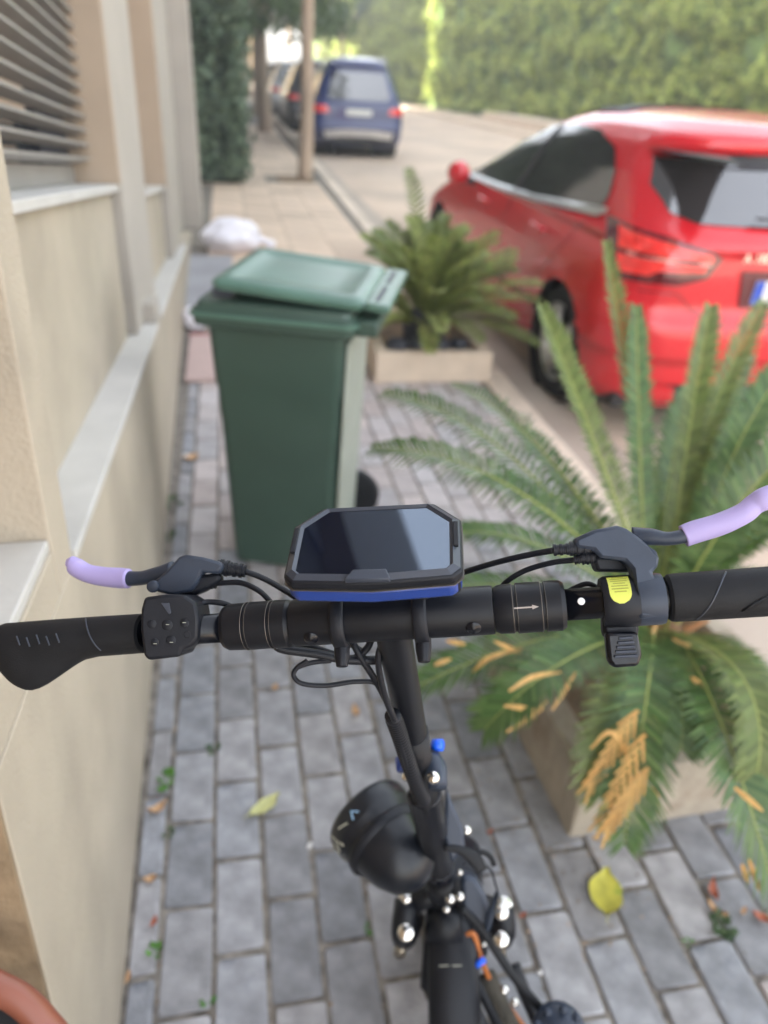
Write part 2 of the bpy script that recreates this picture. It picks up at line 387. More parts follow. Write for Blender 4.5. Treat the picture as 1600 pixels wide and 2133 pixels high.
# ------------------------------------------------------------------ the building on the left
ALPHA = math.radians(6.3)
B = empty('house', (-.262, 0, 0), (-ALPHA, 0, .016), label='beige rendered house with pale stone ledges, pilasters and a slatted window along the pavement', cat='house')
def bb(name, lo, hi, m, bev=.004, parent=B):
    o = MB().box(lo, hi).build(name, m, parent)
    if bev:
        md = o.modifiers.new('b', 'BEVEL'); md.width = bev; md.segments = 2
    return o
bb('plinth', (-.5, .475, -.8), (0, 9.3, .905), M_plaster)
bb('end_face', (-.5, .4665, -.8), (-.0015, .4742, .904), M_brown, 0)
bb('ledge', (-.12, .958, .907), (.006, 2.93, .925), M_ledge, .003)
bb('ledge', (-.12, 3.16, .906), (.006, 6.4, .925), M_ledge, .003)
bb('ledge', (-.5, .478, .982), (-.004, .845, 1.0), M_ledge, .003)
bb('base_block', (-.3, .475, .906), (-.001, .845, .981), M_plaster)
bb('pilaster', (-.6, .848, .906), (-.001, .955, 4.2), M_plaster)
bb('wall_panel', (-.6, .956, .906), (-.085, 2.66, 1.413), M_plaster)
bb('window_sill', (-.26, .956, 1.414), (-.06, 2.70, 1.436), M_ledge, .003)
bb('pilaster', (-.6, 2.702, .926), (-.050, 3.60, 4.2), M_plaster_g)
bb('pilaster_base', (-.3, 2.935, .80), (-.002, 3.155, 1.0), M_plaster_g)
bb('wall_panel', (-.6, 3.601, .926), (-.095, 5.3, 1.36), M_plaster)
bb('window_sill', (-.26, 3.601, 1.361), (-.07, 5.35, 1.385), M_ledge, .003)
bb('pilaster', (-.6, 5.36, .926), (-.050, 6.4, 4.2), M_plaster_g)
bb('wall_panel', (-.6, 6.41, .906), (-.10, 8.4, 4.2), M_plaster_g)
bb('pilaster', (-.8, 8.42, -.8), (.10, 9.35, 4.2), M_plaster_g)
bb('window_reveal', (-.62, 2.642, 1.437), (-.052, 2.7005, 4.2), M_plaster_t, 0)
bb('window_reveal', (-.62, 5.301, 1.386), (-.052, 5.358, 4.2), M_plaster_t, 0)
bb('recess_wall', (-.62, .44, 1.001), (-.14, .847, 4.2), M_shaded_tan, 0)
bb('unseen_upper_wall', (-9, 1.002, 4.201), (-.05, 9.35, 13.0), M_upper, 0)  # unseen wall, coloured dark to darken the reflection in the screen
bb('unseen_upper_wall', (-9, -2.5, 4.201), (-.05, 1.0, 13.0), M_plaster, 0)  # unseen part kept cream to pale the reflection in the car window
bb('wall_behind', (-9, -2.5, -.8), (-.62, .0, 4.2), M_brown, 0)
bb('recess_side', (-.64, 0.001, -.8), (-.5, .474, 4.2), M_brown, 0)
# window one : slats before the glass
gl = bb('window_glass', (-.245, .957, 1.437), (-.232, 2.64, 4.2), M_glassw, 0)
bb('window_frame', (-.231, .957, 1.437), (-.19, 2.64, 1.49), M_slat, .002)
bb('window_frame', (-.231, 2.22, 1.491), (-.20, 2.64, 4.2), M_dark, .002)
for cy0, cy1 in ((1.2, 2.2),):
    for j in range(12):
        z = 1.60+j*.0995
        bb('reflection_strip', (-.2315, 1.0 if j else 1.3, z), (-.226, 2.218, z+.0985), M_beige_refl, 0)  # beige reflection in the pane, laid on as coloured strips
slat_me = None
for j in range(28):
    z = 1.500+j*.0405
    if slat_me is None:
        s_ = MB(); s_.prism([(-.022, -.004), (.022, .008), (.022, .015), (-.022, .003)], Matrix(((1, 0, 0, 0), (0, 0, 1, 0), (0, 1, 0, 0), (0, 0, 0, 1))), .958, 2.638)
        slat_me = bpy.data.meshes.new('slat'); slat_me.from_pydata(s_.v, [], s_.f); slat_me.update(); slat_me.materials.append(M_slat)
    o = bpy.data.objects.new('slat', slat_me); COL.objects.link(o); o.parent = B; o.location = (-.155, 0, z)
bb('window_glass', (-.40, 3.605, 1.386), (-.385, 5.30, 4.2), M_glassw, 0)
bb('shutter', (-.36, 3.605, 1.386), (-.33, 5.30, 4.2), M_plaster_t, 0)
# ------------------------------------------------------------------ unseen tall row shaped to block the sun, gap left for a lit strip
def add_sunblock(y0, y1, h, x1, label, depth=5):
    r = empty('sunblock_house', (x1, y0, 0), label=label, cat='building', group='unseen sun blocking houses along the left side of the street')
    MB().box((-depth, 0, -.2), (0, y1-y0, h)).build('wall', M_sunblock, r)
    for fl in range(1, int(h//3)):
        for k in range(int((y1-y0)//3)):
            MB().box((.0, 1+k*3, fl*3-.6), (.03, 2.2+k*3, fl*3+.9)).build('window', M_glassw, r)
    return r
add_sunblock(9.6, 26, 15.5, -3.2, 'unseen tall house blocking the sun behind the dark hedge on the left')
add_sunblock(26.05, 43.0, 15.5, -3.6, 'second unseen sun blocking house on the left, ending at the sun gap')
add_sunblock(45.4, 64, 15.5, -3.6, 'third unseen sun blocking house on the left, beyond the sun gap')
fh = empty('far_house', (2.0, 108, 0), label='sunlit yellow house closing the far end of the street', cat='house')
MB().box((-16, 0, -.1), (3.0, 8, 12)).build('wall', M_facade2, fh)
for k in range(4): MB().box((-13+k*4, -.05, 2), (-12+k*4, 0, 4)).build('window', M_glassw, fh)
# ------------------------------------------------------------------ foliage
def leafcloud(P0, Nn, size, jitter=1.0, n=4):
    """leaf quads at points P0 (k,3) roughly facing normals Nn"""
    k = len(P0); d = Nn+rng.normal(size=(k, 3))*jitter; d /= np.linalg.norm(d, axis=1)[:, None]
    a = np.cross(d, rng.normal(size=(k, 3))); a /= np.linalg.norm(a, axis=1)[:, None]; b = np.cross(d, a)
    s = size*(.6+.8*rng.random(k))[:, None]
    return np.stack([P0-a*s*.5, P0-b*s*.28, P0+a*s*.5, P0+b*s*.28], 1)
def field(p, seed, f):
    r = np.random.default_rng(seed); out = np.zeros(len(p))
    for i in range(8):
        k = r.normal(size=3)*f*(1+i*.35); out += np.sin(p@k+r.random()*6.28)/(1+i*.3)
    return out/3
# right hedge, along the far pavement
hr = empty('tall_hedge', (12.4, 30, 0), label='tall clipped pale green hedge along the opposite side of the street', cat='hedge')
def hx(y): return np.interp(y, [6, 34, 42, 52, 90], [13.9, 12.4, 11.4, 10.9, 9.9])
ys = np.linspace(4, 100, 49); zs = np.linspace(-.1, 8.0, 13)
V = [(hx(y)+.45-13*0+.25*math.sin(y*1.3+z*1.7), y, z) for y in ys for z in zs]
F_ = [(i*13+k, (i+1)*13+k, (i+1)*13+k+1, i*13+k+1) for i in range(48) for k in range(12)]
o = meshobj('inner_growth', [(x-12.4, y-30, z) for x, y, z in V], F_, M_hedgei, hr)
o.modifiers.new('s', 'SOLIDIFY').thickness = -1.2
k = 150000
yy = 8+(rng.random(k)**1.35)*82; zz = rng.random(k)*np.clip(2.0+yy*.16, 3.5, 8)+.30; pts = np.stack([hx(yy), yy, zz], 1)
bul = field(pts, 3, 1.3)*.30+field(pts, 4, 3.5)*.14
pts[:, 0] += -1.5*bul+.15+rng.random(k)*.3
sz = .088+.0026*yy
Nn = np.tile([-1.0, 0, .35], (k, 1))
V = leafcloud(pts, Nn, 1.0, .8)
c = V.mean(1, keepdims=True); V = c+(V-c)*sz[:, None, None]
V -= np.array([12.4, 30, 0]); o = quads('leaves', V, M_hedge, hr); o['kind'] = 'stuff'
MB().box((-1.15+12.4-12.4, -24, -.05), (.9, 5.5, .32)).build('low_wall', M_conc_l, hr)
# dark hedge, left
hl = empty('dark_hedge', (0, 11.8, 0), label='dark evergreen hedge growing beyond the end of the house on the left', cat='hedge')
V = []
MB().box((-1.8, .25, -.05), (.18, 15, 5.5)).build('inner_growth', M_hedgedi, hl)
k = 16000; pts = np.zeros((k, 3)); Nn = np.zeros((k, 3)); side = rng.random(k) < .45
pts[:, 2] = rng.random(k)*5.4+.05
pts[side] = np.stack([rng.random(side.sum())*2-1.75, np.full(side.sum(), .15), pts[side, 2]], 1); Nn[side] = (0, -1, .3)
ns = ~side
pts[ns] = np.stack([np.full(ns.sum(), .22), rng.random(ns.sum())**1.6*15, pts[ns, 2]], 1); Nn[ns] = (1, 0, .3)
bl = field(pts, 11, 2.2)*.16+rng.normal(size=k)*.05
pts += Nn*(bl[:, None])
V = leafcloud(pts, Nn, .11, .9); quads('leaves', V, M_hedged, hl)['kind'] = 'stuff'
# street trees
def tree(x, y, h, rad, crown_z, r0, label, lean=(0, 0), dens=6000, clusters=26, seed=1, leaf=.16):
    rr = np.random.default_rng(seed)
    t = empty('street_tree', (x, y, 0), label=label, cat='tree', group='street trees along the left pavement')
    mb = MB(); top = Vector((lean[0], lean[1], crown_z+.8))
    mb.tube([(0, 0, -.05), (lean[0]*.25+.015, 0, crown_z*.25), (lean[0]*.55-.01, .01, crown_z*.55), (lean[0]*.8, 0, crown_z*.85), top], [r0*1.25, r0, r0*.93, r0*.85, r0*.7], 12, smooth_n=5)
    mb.build('trunk', M_bark, t, smooth=True)
    cs = []
    for i in range(clusters):
        a = rr.random()*6.28; q = math.sqrt(rr.random())*rad; z = crown_z+.3+rr.random()*h*.9
        c = Vector((lean[0]+q*math.cos(a), lean[1]+q*math.sin(a), z)); cs.append(c)
        if i < 9:
            MB().tube([top-Vector((0, 0, .5)), (top+c)*.5+Vector((0, 0, .2)), c], [r0*.5, r0*.3, r0*.1], 6, smooth_n=4).build('limb', M_bark, t, smooth=True)
    n = dens//clusters; pts = []
    for c in cs:
        d = rr.normal(size=(n, 3)); d /= np.linalg.norm(d, axis=1)[:, None]
        pts.append(np.array(c)+d*(rr.random((n, 1))**.5)*rr.uniform(.55, 1.1)*np.array([1, 1, .7]))
    pts = np.concatenate(pts)
    V = leafcloud(pts, np.tile([0, 0, 1.0], (len(pts), 1)), leaf, 1.2); o = quads('crown', V, M_treeleaf, t); return t
tree(1.20, 12.7, 4.0, 2.2, 4.0, .10, 'nearest slender street tree in an earth pit beside the pavement kerb', lean=(.10, .1), seed=2)
tree(1.05, 22.5, 3.5, 2.9, 2.1, .17, 'second street tree, its trunk beside the parked cars', lean=(-.02, 0), seed=3, dens=9000)
tree(1.2, 31, 4, 3.0, 2.4, .16, 'third street tree, seen between the trunks of the nearer two', seed=5, dens=9000)
tree(1.4, 49, 5, 3.6, 3.2, .2, 'fourth street tree far up the street', seed=6, dens=9000, leaf=.22)
tree(9.2, 66, 6, 4.2, 3.4, .2, 'tree with its crown in the sun at the far right', seed=8, dens=9000, leaf=.28)
tree(6.5, 84, 7, 4.5, 4.6, .25, 'tree at the very end of the street before the yellow house', seed=9, dens=9000, leaf=.3)
# ------------------------------------------------------------------ planters and cycads
def frond(root, tip, parent, ctrl, n=46, lw=.0032, ll=.095, matl=None, matr=None, up=Vector((0, 0, 1)), dry=0, v=.35, seed=0, droop=.02, start=.12):
    r = random.Random(seed); root = Vector(root); tip = Vector(tip); ctrl = Vector(ctrl)
    def bez(t): return root*(1-t)**2+ctrl*(2*t*(1-t))+tip*t*t
    def tan(t): return ((ctrl-root)*(1-t)+(tip-ctrl)*t).normalized()
    quadsV = []
    for i in range(n):
        t = start+(1-start)*(i+.5)/n; p = bez(t); T = tan(t)
        s = T.cross(up);
        if s.length < .1: s = T.cross(Vector((0, 1, 0)))
        s.normalize(); nn = s.cross(T).normalized()
        u = (t-start)/(1-start)
        env = min(1, .45+u*3)*(1-max(0, (u-.78)/.22)**1.6*.55)
        for sg in (-1, 1):
            fwd = .42+.75*u**2+r.uniform(-.05, .05)
            d = (s*sg+T*fwd+nn*(v+r.uniform(-.06, .06))).normalized(); L = ll*env*r.uniform(.9, 1.08)
            wv = (T-d*T.dot(d)).normalized()*lw
            mid = p+d*L*.55; end = p+d*L+Vector((0, 0, -droop*L/.1*r.uniform(.5, 1.6)*.5))
            quadsV.append([p-wv*.7, p+wv*.7, mid+wv, mid-wv]); quadsV.append([mid-wv, mid+wv, end+wv*.15, end-wv*.15])
    fr = quads('frond', np.array([[tuple(q) for q in v4] for v4 in quadsV], dtype=float)-np.array(parent.location), matl or M_frond, parent)
    pts = [bez(t) for t in np.linspace(0, 1, 14)]
    MB().tube([q-Vector(parent.location) for q in pts], [.0048*(1-.75*i/13) for i in range(14)], 6).build('rachis', matr or M_rachis, fr, smooth=True)
    return fr
pl1 = empty('planter_box', (.70, .955, 0), (0, 0, .04), label='low square concrete planter box holding the near palm', cat='planter')
def planter(par, wx, wy, h, t, m, mb_=None):
    o = MB()
    o.box((0, 0, -.05), (wx, t, h)); o.box((0, t, -.05), (t, wy-t, h)); o.box((wx-t, t, -.05), (wx, wy-t, h)); o.box((0, wy-t, -.05), (wx, wy, h))
    a = o.build('box_wall', m, par); md = a.modifiers.new('b', 'BEVEL'); md.width = .008; md.segments = 2
    MB().box((t, t, -.04), (wx-t, wy-t, h-.05)).build('soil', M_earth, par)
planter(pl1, .66, .62, .20, .065, M_conc)
C1 = Vector((1.02, 1.27, .27))
cy1 = empty('palm', tuple(C1), label='large near cycad palm with feathery green fronds and dry orange leaflets beside the scooter', cat='palm')
mb = MB(); mb.lathe([(.075, -.12), (.085, -.06), (.08, 0), (.062, .05), (.035, .085), (.0, .095)], (0, 0, 0), (0, 0, 1), 20); o = mb.build('trunk', M_trunkp, cy1, smooth=True)
for i in range(70):      # old leaf bases on the trunk
    a = i*2.4; h = -.10+.17*i/70; r_ = .08-.02*i/70
    p = Vector((r_*math.cos(a), r_*math.sin(a), h)); q = p+Vector((.055*math.cos(a), .055*math.sin(a), .028))
    MB().tube([p, q], [.009, .005], 5).build('leaf_base', M_fibre if i % 3 else M_rachis_o, cy1)
FR = [  # tip px, py, y plane ; control px, py, y ; max leaflet ; leaflet count; opts
 (1262, 505, 1.95, 1325, 900, 1.55, .050, 44, 'y'), (1325, 640, 1.75, 1330, 950, 1.45, .055, 40, ''), (1130, 640, 1.75, 1235, 900, 1.45, .055, 44, 'y'),
 (1480, 640, 1.75, 1430, 900, 1.45, .062, 44, 'y'), (1590, 630, 1.75, 1420, 940, 1.45, .062, 44, 'y'), (1640, 760, 1.5, 1500, 930, 1.35, .07, 46, ''),
 (1435, 815, 1.8, 1380, 1000, 1.5, .08, 44, ''), (1700, 900, 1.3, 1520, 1010, 1.25, .085, 46, ''), (1560, 740, 1.95, 1450, 900, 1.6, .075, 44, ''),
 (800, 820, 2.0, 1080, 850, 1.65, .085, 46, ''), (940, 800, 2.1, 1130, 850, 1.65, .08, 44, ''), (775, 935, 1.75, 1080, 910, 1.45, .09, 46, ''),
 (985, 1000, 1.75, 1120, 960, 1.5, .085, 40, ''), (940, 1110, 1.45, 1140, 1080, 1.35, .095, 40, ''), (1060, 880, 2.0, 1180, 950, 1.6, .08, 44, ''),
 (900, 1230, 1.35, 1150, 1180, 1.3, .09, 40, ''),
 (850, 1440, 1.18, 1130, 1290, 1.18, .085, 42, ''), (1010, 1520, 1.02, 1170, 1330, 1.05, .085, 42, ''),
 (1250, 1660, .86, 1280, 1370, .97, .085, 44, 'l'), (1300, 1760, .80, 1370, 1330, .92, .09, 46, ''), (1420, 1560, .90, 1430, 1330, 1.0, .09, 42, ''),
 (1620, 1890, .62, 1500, 1400, .80, .085, 52, ''), (1560, 1680, .74, 1680, 1330, .80, .07, 46, 'l'), (1600, 1480, .95, 1500, 1310, 1.08, .085, 42, ''),
 (1660, 1250, 1.15, 1520, 1180, 1.2, .09, 42, ''), (1700, 1080, 1.2, 1530, 1080, 1.25, .09, 44, ''),
 (1640, 1620, .8, 1560, 1380, .95, .085, 40, ''), (1130, 1400, 1.2, 1230, 1290, 1.15, .08, 36, '')]
for i, (a, b, c, d, e, f, ll, n, opt) in enumerate(FR):
    left = a < 1100 and b < 1300; upr = (a >= 1100 and b < 900)
    rt = C1+Vector((.03*math.cos(i*2.4), .03*math.sin(i*2.4), .05))
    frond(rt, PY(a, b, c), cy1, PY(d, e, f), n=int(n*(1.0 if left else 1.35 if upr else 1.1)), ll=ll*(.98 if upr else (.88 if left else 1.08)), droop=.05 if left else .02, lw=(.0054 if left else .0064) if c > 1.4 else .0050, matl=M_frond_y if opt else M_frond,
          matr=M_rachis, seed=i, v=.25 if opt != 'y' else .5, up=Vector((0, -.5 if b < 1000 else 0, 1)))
# dry leaflets hanging in the near fronds
for i, (a, b, c, d, e) in enumerate([(1225, 1640, .885, 1330, 1480), (1245, 1720, .845, 1345, 1530), (1262, 1730, .83, 1352, 1600)]):
    p0 = PY(d, e, c+.01); p1 = PY(a, b, c-.02); t = (p1-p0).normalized(); s = t.cross(cF).normalized(); V = []
    for q in range(16):
        u = q/16; p = p0+(p1-p0)*u; dd = (t*.9+s*(.45-.2*u)*(1 if q % 2 else -.8)).normalized(); wv = dd.cross(cF).normalized()*.0042
        V.append([tuple(p-wv), tuple(p+wv), tuple(p+dd*.05+wv*.6), tuple(p+dd*.05-wv*.6)])
    quads('dry_frond', np.array(V)-np.array(cy1.location), M_frond_d, cy1)
def dryleaf(pts, wd, m=None):
    P_ = [PY(*p) for p in pts]; P_, _ = crom(P_, [0]*len(P_), 5); V = []
    for i in range(len(P_)-1):
        u = i/(len(P_)-1); t = (P_[i+1]-P_[i]).normalized(); s = t.cross(cF).normalized()*wd*math.sin(math.pi*(u*.8+.12))
        u2 = (i+1)/(len(P_)-1); s2 = t.cross(cF).normalized()*wd*math.sin(math.pi*(u2*.8+.12)); V.append([tuple(P_[i]-s), tuple(P_[i]+s), tuple(P_[i+1]+s2), tuple(P_[i+1]-s2)])
    quads('dry_leaflet', np.array(V)-np.array(cy1.location), m or M_frond_d, cy1)
for q in [[(1230, 1560, .88), (1270, 1525, .88), (1300, 1560, .87), (1315, 1620, .86)], [(1335, 1600, .86), (1365, 1640, .85), (1370, 1700, .84)],
          [(1060, 1440, 1.0), (1110, 1410, 1.03), (1170, 1400, 1.05)], [(1055, 1525, .97), (1110, 1490, 1.0), (1140, 1460, 1.02)], [(1150, 1480, 1.0), (1175, 1440, 1.02), (1200, 1400, 1.03)],
          [(1050, 1470, .99), (1090, 1475, 1.0), (1130, 1480, 1.0)], [(985, 1400, 1.15), (1020, 1370, 1.15), (1090, 1350, 1.15)], [(1030, 1335, 1.15), (1060, 1350, 1.15), (1090, 1360, 1.15)],
          [(905, 1385, 1.15), (940, 1372, 1.15)], [(930, 1335, 1.2), (970, 1342, 1.2)], [(1440, 1410, .95), (1465, 1430, .95)], [(1530, 1640, .7), (1590, 1690, .7)], [(1560, 1790, .64), (1585, 1860, .64)],
          [(1545, 1800, .64), (1560, 1840, .64)], [(1290, 1430, 1.0), (1325, 1435, 1.0)], [(1380, 1360, 1.1), (1440, 1390, 1.1)], [(1400, 1330, 1.1), (1470, 1360, 1.1)], [(1355, 1340, 1.15), (1370, 1290, 1.2)]]:
    dryleaf(q, .0055)
M_frond_p = leafmat('young_palm_leaflet', (.22, .29, .07), (.33, .35, .12), island=.35, transl=.35, rough=.5)
# second planter and palm
pl2 = empty('planter_box', (.76, 3.86, 0), (0, 0, -.02), label='low pale planter box beside the red car', cat='planter')
planter(pl2, .68, .85, .17, .07, M_conc_l)
C2 = Vector((1.12, 4.25, .20))
cy2 = empty('palm', tuple(C2), label='smaller bushy cycad palm with yellow green fronds beside the bin and red car', cat='palm')
MB().lathe([(.12, -.12), (.13, 0), (.09, .1), (0, .14)], (0, 0, 0), (0, 0, 1), 16).build('trunk', M_dark, cy2, smooth=True)
rr = random.Random(5)
for i in range(84):
    a = rr.uniform(0, 6.283); el = rr.uniform(.15, 1.5); Ln = rr.uniform(.48, .70)
    if i == 0: a, el, Ln = 1.9, 1.35, .92
    d = Vector((math.cos(a)*math.cos(el), math.sin(a)*math.cos(el), math.sin(el)))
    tip = C2+d*Ln+Vector((math.cos(a)*.1, math.sin(a)*.1, -.06)); ctrl = C2+d*Ln*.55+Vector((0, 0, .10))
    frond(C2+d*.03, tip, cy2, ctrl, n=22, ll=.085, lw=.009, matl=M_frond_p if i % 3 else M_frond_y, seed=100+i, v=.5, up=Vector((0, -.3, 1)), matr=M_rachis)
# dark stones under palm 2
for i, (x, y, s) in enumerate([(.90, 3.97, .07), (1.02, 3.98, .06), (1.15, 3.97, .07), (1.27, 3.98, .06)]):
    mb = MB(); mb.lathe([(0, -s*.6), (s*.8, -s*.3), (s, 0), (s*.8, s*.45), (0, s*.6)], (x-C2.x, y-C2.y, -.02), (0, 0, 1), 10); mb.build('leaf_base_clump', M_dark, cy2, smooth=True)
# ------------------------------------------------------------------ green wheelie bin
bn = empty('wheelie_bin', (.178, 2.285, 0), (0, 0, math.radians(-19)), label='dark green plastic wheelie bin with its lid ajar standing by the house wall', cat='bin')
def ringbox(hw, hd, z, r=.03, n=4):
    pts = []
    for cx, cy, a0 in ((hw-r, -hd+r, -90), (hw-r, hd-r, 0), (-hw+r, hd-r, 90), (-hw+r, -hd+r, 180)):
        for k in range(n+1):
            a = math.radians(a0+90*k/n); pts.append(Vector((cx+r*math.cos(a), cy+r*math.sin(a), z)))
    return pts
def loft(rings, cap0=True, cap1=True):
    mb = MB(); n = len(rings[0]); fs = []
    for i in range(len(rings)-1):
        for k in range(n): fs.append((i*n+k, i*n+(k+1) % n, (i+1)*n+(k+1) % n, (i+1)*n+k))
    if cap0: fs.append(tuple(reversed(range(n))))
    if cap1: fs.append(tuple((len(rings)-1)*n+k for k in range(n)))
    mb.add([v for r in rings for v in r], fs); return mb
o = loft([ringbox(.172, .19, .015), ringbox(.175, .195, .10), ringbox(.187, .205, .52), ringbox(.192, .210, .66), ringbox(.196, .213, .67), ringbox(.205, .22, .875)]).build('body', M_bin, bn, smooth=True); autosm(o)
o = loft([ringbox(.222, .238, .855), ringbox(.236, .25, .862), ringbox(.238, .252, .905), ringbox(.226, .240, .912), ringbox(.222, .236, .925), ringbox(.205, .218, .926)]).build('rim', M_bin, bn, smooth=True); autosm(o)
MB().box((.176, -.185, .06), (.1845, .185, .83), Matrix.Translation((0,0,0)) @ Matrix.Rotation(.036, 4, 'Y')).build('lit_back_face', M_binlit, bn, bevel=.006)  # thin panel: light falling on this side is put into its pale colour
# lid : hinged on the right side, its free end lifted
lid = []
for hw, hd, z in ((.22, .235, .002), (.225, .238, .018), (.212, .226, .030), (.18, .19, .033), (.172, .183, .028), (.10, .12, .028)): lid.append(ringbox(hw, hd, z, .035))
lm = Matrix.Translation((.235, .02, .930)) @ Matrix.Rotation(math.radians(3.6), 4, 'Y') @ Matrix.Translation((-.20, .0, 0))
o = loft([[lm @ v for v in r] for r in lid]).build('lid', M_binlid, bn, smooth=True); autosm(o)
hb = MB()
hb.box((.222, -.225, .002), (.292, .225, .026), lm)
hb.build('lid_handle', M_binlid, bn, bevel=.006)
for y0 in (-.19, .02): MB().box((.244, y0, .0255), (.258, y0+.17, .0268), lm).build('grip_slot', M_dark, bn)
MB().box((.235, -.22, .86), (.30, .22, .905)).build('hinge_bar', M_bin, bn, bevel=.008)
MB().box((-.18, -.2075, .935), (-.12, -.2045, .96)).build('gap_sheet', M_dark, bn)  # thin dark sheet in the gap under the lid
o = loft([ringbox(.236, .250, .885), ringbox(.246, .258, .888), ringbox(.246, .258, .896), ringbox(.236, .250, .899)]).build('rim_step', M_binlid, bn, smooth=True); autosm(o)
for sy in (-1, 1):
    wh = MB(); wh.lathe([(.0, -.02), (.085, -.022), (.10, -.012), (.10, .012), (.085, .022), (0, .02)], (.175, sy*.225, .10), (0, 1, 0), 24); o = wh.build('wheel', M_rubber, bn, smooth=True); autosm(o)
MB().tube([(.175, -.22, .10), (.175, .22, .10)], .012, 8).build('axle', M_black, bn)
# white bag behind the bin and a small one at the wall
def blob(name, loc, s, m, label, cat, seed=1, knot=False):
    e = empty(name, loc, label=label, cat=cat); bm = bmesh.new(); bmesh.ops.create_icosphere(bm, subdivisions=4, radius=1)
    for v in bm.verts:
        p = np.array([v.co]); f = 1+.14*field(p, seed, 2.4)[0]+.05*field(p, seed+1, 6)[0]
        v.co = Vector((v.co.x*s[0]*f, v.co.y*s[1]*f, max(v.co.z, -.75)*s[2]*f+s[2]*.72))
    me = bpy.data.meshes.new('bag_body'); bm.to_mesh(me); bm.free(); o = link('bag_body', me, m, e, True)
    if knot: MB().tube([(s[0]*.75, 0, s[2]*.7), (s[0]*1.15, -.02, s[2]*.55), (s[0]*1.4, 0, s[2]*.25)], [.05, .03, .055], 10, smooth_n=4).build('bag_neck', m, e, smooth=True)
    return e
blob('rubbish_bag', (.0, 7.35, 0), (.27, .22, .16), M_bag, 'white plastic rubbish bag lying on the pavement behind the bin', 'bag', 3, True)
blob('crumpled_bag', (-.27, 4.9, 0), (.075, .08, .08), M_bag, 'small crumpled white bag against the house wall', 'bag', 5)
